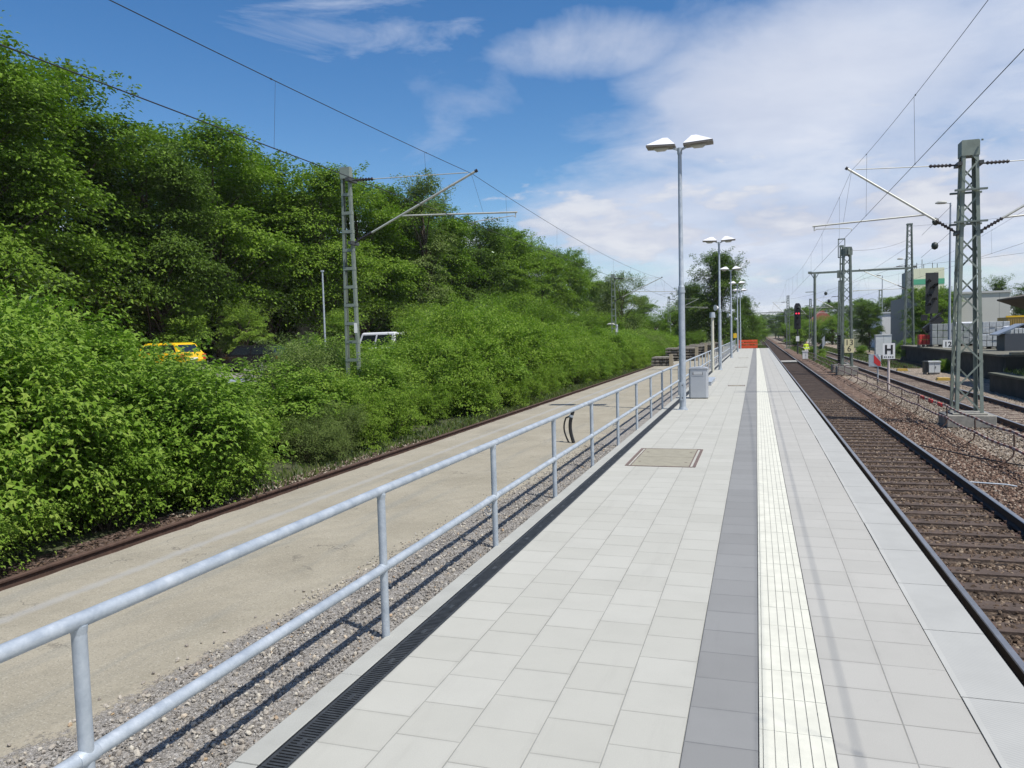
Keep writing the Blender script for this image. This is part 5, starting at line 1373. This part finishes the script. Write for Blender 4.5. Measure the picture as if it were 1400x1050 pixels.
def make_shrub(seed, rx, h, nclus, nper, lsize, lm, palm=False, name='shrub', erect=0.0):
    r = np.random.default_rng(seed); e = empty(name)
    # irregular dome made of several lobes
    lob = [(0, 0, h*0.45, rx, h*0.55)]
    for k in range(6):
        a = r.uniform(0, 6.28); d = rx*r.uniform(0.3, 0.65)
        lob.append((d*math.cos(a), d*math.sin(a), h*r.uniform(0.25, 0.62), rx*r.uniform(0.4, 0.62), h*r.uniform(0.28, 0.42)))
    cen = []; out = []
    while len(cen) < nclus:
        L_ = lob[r.integers(len(lob))]; d = unit(r.normal(size=3)); 
        if d[2] < -0.35: d[2] *= -1
        q = r.uniform(0.62, 1.06) if r.uniform() < 0.85 else r.uniform(1.0, 1.28)
        p = np.array([L_[0]+d[0]*L_[3]*q, L_[1]+d[1]*L_[3]*q, L_[2]+d[2]*L_[4]*q])
        if p[2] < 0.05: continue
        cen.append(p); out.append(unit(d+np.array([0, 0, 0.25])))
    cen = np.array(cen); out = np.array(out)
    rad = r.uniform(0.26, 0.46, len(cen))*(rx/1.5)**0.5
    V, Fc = sprays(cen, out, nper, rad, 0.16, 0.5, lsize, r, palm)
    # upright young shoots that break the outline
    sc_, so_ = [], []
    for k in range(16):
        a = r.uniform(0, 6.28); d = rx*r.uniform(0.0, 0.75); z0 = h*0.8*(1-0.35*(d/rx)**2); x0, y0 = d*math.cos(a), d*math.sin(a); dx, dy = r.normal(0, .12, 2)
        for q in range(int(r.integers(4, 8))): sc_.append((x0+dx*q*0.5, y0+dy*q*0.5, z0+q*0.085)); so_.append(unit(np.array([r.normal(), r.normal(), 0.6])))
    V2, F2 = sprays(np.array(sc_), np.array(so_), 7, np.full(len(sc_), 0.12), 0.3, 0.3, lsize*0.95, r, palm)
    Fc = np.concatenate([Fc, F2+len(V)]); V = np.concatenate([V, V2])
    V[:, 2] *= h/np.percentile(V[:, 2], 99.3)
    obj('foliage', np_mesh('foliage', V, Fc, lm), e)
    segs = []
    for k in r.choice(len(cen), 46, replace=False):
        p = cen[k]; s = np.array([r.normal(0, 0.14), r.normal(0, 0.14), -0.1]); m_ = (s+p)/2+np.array([0, 0, 0.15])
        segs.append(([tuple(s), tuple(m_), tuple(p)], [0.02, 0.012, 0.004], 5))
    # upright shoots
    branch_mesh('stem', segs, e)
    return e

def make_tree(seed, h, cr, cz0, nclus, nper, lsize, lm, name='tree', shape='round', trunk=0.22, rads=(0.6, 1.15), flat=0.14):
    r = np.random.default_rng(seed); e = empty(name)
    ch = h-cz0; cc = cz0+ch*0.5
    segs = [([(0, 0, -0.3), (r.normal(0, .1), r.normal(0, .1), h*0.3), (r.normal(0, .25), r.normal(0, .25), h*0.6), (r.normal(0, .3), r.normal(0, .3), h*0.88)], [trunk, trunk*0.8, trunk*0.5, 0.04], 9)]
    lob = []
    nl = 22 if shape != 'dense' else 34
    for k in range(nl):
        a = r.uniform(0, 6.28); t = (k+0.5)/nl; z = cz0+ch*(0.08+0.84*t)
        if shape == 'round': pr = math.sqrt(max(0.05, 1-((z-cc)/(ch*0.56))**2))
        elif shape == 'cone': pr = max(0.12, 1.0-(z-cz0)/ch)
        elif shape == 'dense': pr = (math.sin(min(1, t*0.86+0.14)*math.pi)**0.55)
        else: pr = (math.sin(min(1, t*0.95+0.05)*math.pi)**0.6)*(1-0.25*t)
        d = cr*pr*(r.uniform(0.35, 0.72) if shape != 'dense' else r.uniform(0.1, 0.62)); lr = cr*r.uniform(0.24, 0.42)*(0.5+0.5*pr)
        lob.append((d*math.cos(a), d*math.sin(a), z, lr, lr*r.uniform(0.65, 1.0)))
        segs.append(([(0, 0, max(0.8, z-ch*0.3)), (d*0.45*math.cos(a), d*0.45*math.sin(a), z-ch*0.12), (d*math.cos(a), d*math.sin(a), z)], [trunk*0.42, trunk*0.25, 0.03], 6))
    cen = []; out = []
    while len(cen) < nclus:
        L_ = lob[r.integers(len(lob))]; d = unit(r.normal(size=3))
        if d[2] < -0.5: d[2] *= -1
        q = r.uniform(0.6, 1.05) if r.uniform() < 0.78 else r.uniform(1.0, 1.55)
        p = np.array([L_[0]+d[0]*L_[3]*q, L_[1]+d[1]*L_[3]*q, L_[2]+d[2]*L_[4]*q])
        if p[2] < cz0*0.7: continue
        rad_out = np.array([p[0], p[1], (p[2]-cc)*0.8])
        cen.append(p); out.append(unit(unit(rad_out)*0.7+d*0.5))
    cen = np.array(cen); out = np.array(out); rad = r.uniform(rads[0], rads[1], len(cen))*(cr/4.5)**0.5
    V, Fc = sprays(cen, out, nper, rad, flat, 0.35, lsize, r)
    sc_, so_ = [], []
    for k in range(34):   # pointed leafy leaders along the top
        a = r.uniform(0, 6.28); dd = cr*r.uniform(0.05, 0.8); z0 = cc+ch*0.5*math.sqrt(max(0.05, 1-(dd/cr)**2))*0.88
        dx, dy = r.normal(0, .16, 2)
        for q in range(int(r.integers(4, 8))): sc_.append((dd*math.cos(a)+dx*q, dd*math.sin(a)+dy*q, z0+q*0.24)); so_.append(unit(np.array([r.normal(), r.normal(), 0.5])))
    V2, F2 = sprays(np.array(sc_), np.array(so_), 14, np.linspace(0.5, 0.3, len(sc_)), 0.25, 0.3, lsize, r)
    Fc = np.concatenate([Fc, F2+len(V)]); V = np.concatenate([V, V2])
    obj('crown', np_mesh('crown', V, Fc, lm), e)
    branch_mesh('trunk', segs, e)
    return e

# --- shrub bank on the left
g_sh = 'shrubs of the dense bank along the left track'
protoS = [make_shrub(21, 1.45, 2.2, 200, 72, 0.092, L_MAPLE, True, 'shrub'), make_shrub(22, 1.35, 2.2, 200, 85, 0.082, L_SHRUB, False, 'shrub'),
          make_shrub(23, 1.55, 2.2, 210, 72, 0.088, L_MAPLE, True, 'shrub'), make_shrub(24, 1.5, 2.2, 210, 95, 0.074, L_SHRUB, False, 'shrub')]
protoS.append(make_shrub(25, 1.5, 2.2, 260, 80, 0.055, L_OLIVE, False, 'shrub')); used = [False]*5
def place(protos, used, i, loc, s, rz, label, cat, group=None, sz=None):
    o = protos[i] if not used[i] else copy_tree(protos[i]); used[i] = True
    o.location = loc; o.rotation_euler = (0, 0, rz); o.scale = (s, s, sz or s); tag(o, label, cat, group); return o
rg = random.Random(77)
def front_x(y):  # foot line of the shrubs
    return (-8.95 if y < 11.5 else -9.35)-0.25*math.sin(y*0.35)-(0.75*math.exp(-((y-14.6)/1.7)**2))-(0.5*math.exp(-((y-24)/3)**2))
def top_z(y):
    # skyline of the bank seen from the platform
    return np.interp(y, [4, 9, 11.5, 13, 14.5, 16, 18, 20, 22, 23.5, 26, 30, 36, 45, 60, 90, 130], [3.4, 3.5, 3.3, 2.8, 1.9, 1.9, 2.35, 2.6, 2.3, 1.95, 2.6, 3.2, 3.8, 3.2, 2.8, 2.6, 2.6])
y = 3.2
while y < 125:
    st = 1.55 if y < 30 else 2.1
    for row in range(4):
        dx = (0.75, 2.2, 3.9, 5.6)[row]; x = front_x(y)-dx+rg.uniform(-.3, .3); yy = y+rg.uniform(-.5, .5)
        zb = zt(x)-0.12; hh = (0.55, 0.8, 0.98, 0.98)[row]*(top_z(yy)-zb)*rg.uniform(0.86, 1.06)
        if row == 0: hh = min(hh, 1.75+rg.uniform(-.25, .2))
        if row == 3 and (yy < 30 and rg.random() < 0.35): continue
        # keep the view to the parked cars open
        ang = math.degrees(math.atan2(-x, yy))
        ztop = 1.2 if 38.9 < ang < 40.2 else 1.66 if 40.2 <= ang < 42.0 else 1.95 if 42.0 <= ang < 45.5 else 0.92 if 35.9 < ang <= 38.9 else 9
        if 24.4 < ang < 31.2 and yy < 45: ztop = 1.95
        if 27.3 < ang < 32.5 and yy < 21.0: ztop = min(ztop, 1.15)
        if math.hypot(x+14.9, yy-19.2) < 2.3: continue
        hh = min(hh, ztop-zb)
        s = hh/2.2*rg.uniform(0.92, 1.0)
        near = yy < 13
        i = (0 if rg.random() < 0.5 else 2) if (near and rg.random() < 0.85) else (1 if rg.random() < 0.45 else 3) if rg.random() < 0.75 else rg.choice([0, 2])
        olive = rg.random() < 0.09 and yy > 13
        if olive: i = 4
        sx = max(0.72, min(1.25, s*rg.uniform(0.95, 1.15)))*(0.72 if row == 0 else 1.0)
        lab = ('low leafy shrub at the foot of the bank beside the rusty left track', 'leafy green shrub in the middle of the bank left of the track',
               'tall leafy shrub near the top of the left bank', 'tall leafy shrub at the back of the left bank')[row]
        if olive: lab = lab.replace('leafy', 'small-leaved olive').replace('green ', '')
        place(protoS, used, i, (x, yy, zb), sx, rg.uniform(0, 6.28), lab, 'shrub', ('shrubs at the foot of the left bank', 'shrubs in the middle of the left bank', 'shrubs near the top of the left bank', 'shrubs at the back of the left bank')[row], sz=s)
    y += st
print('shrubs', len([o for o in COL.objects if o.name.startswith('shrub')]))

# --- tall trees on the left
protoT = [make_tree(31, 15.0, 4.9, 2.0, 400, 105, 0.23, L_TREE, rads=(0.8, 1.5), flat=0.11), make_tree(32, 14.2, 4.6, 1.8, 390, 105, 0.22, L_TREE, rads=(0.8, 1.4), flat=0.11), make_tree(33, 15.6, 4.6, 2.2, 400, 105, 0.22, L_TREE, rads=(0.8, 1.45), flat=0.11),
          make_tree(34, 14.5, 5.0, 1.8, 390, 105, 0.23, L_DARK, rads=(0.8, 1.4), flat=0.12)]
usedT = [False]*4
rg = random.Random(5)
# (x, y, height)
TL = [(-30, 17, 13.6), (-29, 22.2, 15.2), (-31, 27.5, 15.6), (-30, 32.6, 13.3), (-30, 37.8, 15.0), (-30.5, 43.4, 15.0), (-30, 49, 15.2), (-30, 55, 15.0), (-30, 62, 15.6), (-30, 69, 16.2),
      (-29.5, 77, 15.2), (-29, 86, 15.0), (-29, 95, 16.3), (-28.5, 104, 15.2), (-28, 114, 15.6), (-27, 125, 13.6), (-26, 137, 11.6), (-25, 150, 11), (-23, 165, 10.5)]
TL = [(x*1.1, y*1.1, (h-2)*1.1+2) if k < 6 else (x, y, h) for k, (x, y, h) in enumerate(TL)]
for k, (x, y, h) in enumerate(TL):
    i = [0, 2, 1, 3, 0, 1, 2, 0, 1, 2, 3, 0, 1, 2, 0, 1, 2, 0, 1][k]; h0 = (15.0, 14.2, 15.6, 14.5)[i]
    s = (h-zt(x))/h0*0.945
    place(protoT, usedT, i, (x, y, zt(x)), s*rg.uniform(1.0, 1.12), rg.uniform(0, 6.28), 'tall dense green tree of the front row behind the left shrub bank', 'tree', 'tall trees of the front row on the left', sz=s)
for k in range(17):
    x = -41.5+rg.uniform(-1, 1); y = 20+k*8.2+rg.uniform(-1, 1); i = rg.randrange(4); s = rg.uniform(0.85, 1.0)*(1.0 if y < 120 else 0.8)
    place(protoT, usedT, i, (x, y, zt(x)), s*1.1, rg.uniform(0, 6.28), 'dense green tree of the back row filling the gaps of the left tree belt', 'tree', 'trees of the back row on the left', sz=s)
# understorey: mid height bushes/saplings in front of the trees
protoU = [make_tree(41, 5.2, 2.3, 0.2, 300, 60, 0.125, L_SHRUB, 'young_tree', rads=(0.4, 0.7)), make_tree(42, 4.6, 2.2, 0.1, 300, 60, 0.12, L_TREE, 'young_tree', rads=(0.4, 0.7))]
usedU = [False]*2
UL = [(-32.0, 35.6, 5.0, 0), (-19, 54, 5.3, 0), (-18.2, 51, 4.6, 1), (-18.5, 59, 5.6, 0), (-18, 66, 4.9, 1), (-17.5, 74, 4.7, 0), (-17.5, 83, 4.8, 1), (-17, 93, 4.9, 0), (-16, 104, 5.0, 1), (-15.5, 116, 4.9, 0)]
for k, (x, y, h, i) in enumerate(UL):
    s = h/(5.2, 4.6)[i]*(0.86 if k else 1.0)
    place(protoU, usedU, i, (x, y, zt(x)-0.2), s*1.12, rg.uniform(0, 6.28), 'young bright green tree between the shrub bank and the tall left trees', 'tree', 'young trees below the tall left trees', sz=s)
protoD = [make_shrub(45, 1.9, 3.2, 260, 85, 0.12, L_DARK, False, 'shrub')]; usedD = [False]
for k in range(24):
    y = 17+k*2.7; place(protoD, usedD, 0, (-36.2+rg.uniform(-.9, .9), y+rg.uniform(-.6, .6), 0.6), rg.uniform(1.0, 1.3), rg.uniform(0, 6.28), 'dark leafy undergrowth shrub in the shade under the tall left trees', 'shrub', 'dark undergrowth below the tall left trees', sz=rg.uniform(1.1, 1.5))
for k, (x, y, h) in enumerate([(-24, 52, 3.6), (-22, 47.5, 2.9), (-26, 44.5, 3.0), (-25.5, 57.5, 4.0), (-29.5, 39.5, 3.2)]):
    place(protoU, usedU, k % 2, (x, y, zt(x)-0.2), h/4.9*1.15, k, 'low bright young tree around the parked cars', 'tree', 'low young trees around the parked cars', sz=h/4.9)
# special trees
o = make_tree(51, 14.5, 2.6, 4, 240, 50, 0.17, L_OLIVE, 'slender_tree', rads=(0.5, 0.9)); o.location = (-26.5, 60.0, 0.1); o.scale = (1.05, 1.05, 1.04); tag(o, 'airy pale olive tree poking above the left tree row behind the first cantilever', 'tree')
o = make_tree(52, 11.5, 4.2, 1, 420, 60, 0.16, L_OLIVE, 'willow_tree', rads=(0.7, 1.1), flat=0.3); o.location = (-16.3, 98, -0.6); o.scale = (0.95, 0.95, 0.88); tag(o, 'greyish olive willow-like tree beyond the second ladder-type mast', 'tree')
pop = make_tree(53, 15.0, 5.4, 1.0, 560, 90, 0.22, L_DARK, 'poplar_tree', 'dense', rads=(0.7, 1.2), flat=0.25, trunk=0.3)
pop.location = (-5.4, 118, -0.9); pop.scale = (1.05, 1.05, 0.98); tag(pop, 'big dark poplar rising behind the platform lamps in the centre', 'tree')
o = copy_tree(pop); o.location = (-9.6, 126, -0.9); o.scale = (0.75, 0.75, 0.72); o.rotation_euler = (0, 0, 2); tag(o, 'dark tree of medium height just left behind the big poplar', 'tree')
o = copy_tree(pop); o.location = (-2.0, 133, -0.9); o.scale = (0.62, 0.62, 0.58); o.rotation_euler = (0, 0, 4); tag(o, 'dark tree of medium height just right behind the big poplar', 'tree')
o = make_shrub(61, 1.5, 2.2, 220, 40, 0.10, L_BROWN, False, 'copper_shrub'); o.location = (-22.5, 73, 0.9); o.scale = (2.0, 2.0, 1.6); tag(o, 'reddish brown shrub at the foot of the left tree row', 'shrub')
# small trees/bushes filling left of the path in the far distance
FT = [(-14, 112, 5), (-12, 124, 6), (-13.5, 136, 7), (-10.5, 140, 6), (-9, 128, 3.6), (-7.5, 108, 2.8), (-8.5, 104, 2.6), (-4, 150, 5.0), (-1, 160, 4.6), (-3, 180, 6), (0.5, 200, 6), (-2, 220, 7)]
for (x, y, h) in FT:
    i = rg.randrange(2); s = h/(5.2, 4.6)[i]
    place(protoU, usedU, i, (x, y, -1), s, rg.uniform(0, 6.28), 'far green tree beyond the end of the platform, left of the tracks', 'tree', 'far trees beyond the platform end')
# right side far trees
RT = [(7.5, 330, 9), (3, 345, 10), (-3, 330, 9), (12, 300, 11), (16, 270, 10), (19, 255, 9), (22, 265, 11), (27, 260, 10), (14.5, 225, 7), (17.5, 212, 6.5), (11.5, 215, 6.0), (10.4, 180, 5), (12.0, 200, 8), (8.8, 240, 8),
      (30, 250, 11), (35, 240, 11), (40, 235, 12), (9.5, 270, 9), (20, 215, 7)]
for (x, y, h) in RT:
    i = rg.randrange(4); s = h/14.5
    place(protoT, usedT, i, (x, y, -1), s*1.25, rg.uniform(0, 6.28), 'distant green tree along the horizon right of the tracks', 'tree', 'distant trees right of the tracks', sz=s)
o = copy_tree(protoT[3]); o.location = (13.3, 104, -1); o.scale = (0.33, 0.33, 0.42); tag(o, 'dark round tree in front of the white building', 'tree')
o = copy_tree(protoT[1]); o.location = (17.2, 92, -1); o.scale = (0.50, 0.50, 0.50); tag(o, 'dense green tree between the tallest mast and the dark signal screen', 'tree')
o = copy_tree(protoT[2]); o.location = (19.8, 97, -1); o.scale = (0.44, 0.44, 0.47); tag(o, 'green tree directly behind the dark signal screen', 'tree')
o = make_tree(71, 9.5, 2.3, 1, 300, 50, 0.16, L_DARK, 'conifer_tree', 'cone', rads=(0.4, 0.8)); o.location = (34.4, 132, -1); tag(o, 'pointed dark conifer above the hall roof near the right edge', 'tree')
for (x, y, h, lab) in ((38.5, 128, 8.6, 'round green tree right of the pointed conifer'), (35.5, 122, 6.8, 'low green tree below the pointed conifer'), (33, 110, 6.4, 'dark green tree behind the ochre container')):
    o = copy_tree(protoT[rg.randrange(4)]); o.location = (x, y, -1); o.scale = (h/13, h/13, h/14.5); tag(o, lab, 'tree')
# bushes right
for k, (x, y, s, lab) in enumerate([(14.2, 84, 0.8, 'bright green bush right of the tall grey cabinet'), (15.8, 86, 0.95, 'darker bush between the cabinet and the tallest mast'), (11.3, 55.5, 0.38, 'small weed clump right of the small white cabinet'), (12.4, 72, 0.5, 'low bush at the foot of the tallest mast'),
                             (13.6, 73, 0.45, 'low weeds just right of the tallest mast foot'), (11.0, 92, 0.5, 'low green weeds left of the tall grey cabinet'), (7.0, 90, 0.4, 'green weeds between the far tracks near the worker'), (6.3, 98, 0.45, 'green weeds between the far tracks behind the worker'),
                             (5.9, 80, 0.3, 'small weeds in front of the worker'), (13.2, 58.0, 0.35, 'green weeds at the foot of the dock below the signal'), (11.2, 36.5, 0.3, 'ivy-like weeds on the low dark platform')]):
    o = copy_tree(protoS[1 if k % 2 else 3]); o.location = (x, y, -0.95 if k != 10 else -0.1); o.scale = (s, s, s); o.rotation_euler = (0, 0, k); tag(o, lab, 'bush', 'low bushes and weeds on the right')
for (x, y, h) in [(7, 150, 3.2), (8.5, 165, 4), (10.5, 160, 4.2), (13.8, 158, 4.8), (15.5, 165, 5), (12.5, 172, 4.8), (6.5, 185, 4)]:
    i = rg.randrange(2); s = h/(5.2, 4.6)[i]
    place(protoU, usedU, i, (x, y, -1), s*1.1, rg.uniform(0, 6.28), 'mid-distance bright green tree right of the red signal', 'tree', 'bright trees right of the red signal', sz=s)

# grass and weeds as stuff
def grass(name, regions, label, hmin, hmax, seed, lm):
    r = np.random.default_rng(seed); C_ = []
    for (x0, x1, y0, y1, z, n) in regions:
        p = np.stack([r.uniform(x0, x1, n), r.uniform(y0, y1, n), np.full(n, z)], 1)
        C_.append(p)
    C_ = np.concatenate(C_); n = len(C_)
    # clump
    A = unit(np.stack([r.normal(0, .35, n), r.normal(0, .35, n), np.ones(n)], 1)); N = unit(np.cross(A, r.normal(size=(n, 3))))
    L = r.uniform(hmin, hmax, n); V, Fc = leaf_geo(C_, A, N, L, L*0.22, fold=0.02)
    o = obj(name, np_mesh(name, V, Fc, lm)); tag(o, label, 'grass', None, 'stuff')
grass('grass', [(-10.2, -9.1, 12, 60, -0.93, 9000), (-9.6, -8.9, 20, 100, -0.9, 9000)], 'tufts of grass between the stones and the left shrubs', 0.05, 0.22, 3, L_GRASS)
grass('grass', [(5, 6.6, 56, 140, -0.91, 9000), (8.9, 11, 60, 140, -0.91, 7000), (12.5, 16, 52, 90, -0.95, 14000), (10.2, 14, 32, 38.5, -0.09, 1500)], 'rough grass and weeds among the tracks on the right', 0.08, 0.30, 4, L_GRASS)
grass('grass', [(-2.3, 1.3, 96, 130, -0.45, 6000)], 'rough grass behind the orange barrier', 0.1, 0.35, 5, L_GRASS)
# dry leaves on the left ballast
r = np.random.default_rng(8); n = 5200
C_ = np.stack([r.uniform(-9.4, -8.45, n), 4+r.uniform(0, 1, n)**1.3*26, np.full(n, -0.855)], 1)
A = unit(np.stack([r.normal(size=n), r.normal(size=n), r.normal(0, .2, n)], 1)); N = unit(np.stack([r.normal(0, .3, n), r.normal(0, .3, n), np.ones(n)], 1)); A = unit(A-N*np.sum(A*N, 1, keepdims=True))
V, Fc = leaf_geo(C_, A, N, r.uniform(.03, .06, n), r.uniform(.02, .035, n))
o = obj('leaf_litter', np_mesh('leaf_litter', V, Fc, island_mat('dry_leaf', [(0, (0.05, 0.03, 0.02)), (0.6, (0.11, 0.07, 0.045)), (1, (0.2, 0.14, 0.09))]))); tag(o, 'dry brown leaves lying between the rusty rail and the shrubs', 'leaves', None, 'stuff')

# ------------------------------------------------------------------ haze
hm = bpy.data.materials.new('haze'); hm.use_nodes = True; t = NT(hm.node_tree); t.n.remove(t.n['Principled BSDF'])
pv = t.add('ShaderNodeVolumePrincipled'); pv.inputs['Density'].default_value = 0.00011; pv.inputs['Color'].default_value = (0.86, 0.92, 1.0, 1)
t.l.new(pv.outputs[0], t.n['Material Output'].inputs['Volume'])
hb = MB().bx(-410, 410, -62, 1202, -2.2, 24).build('haze', hm); hb['kind'] = 'stuff'
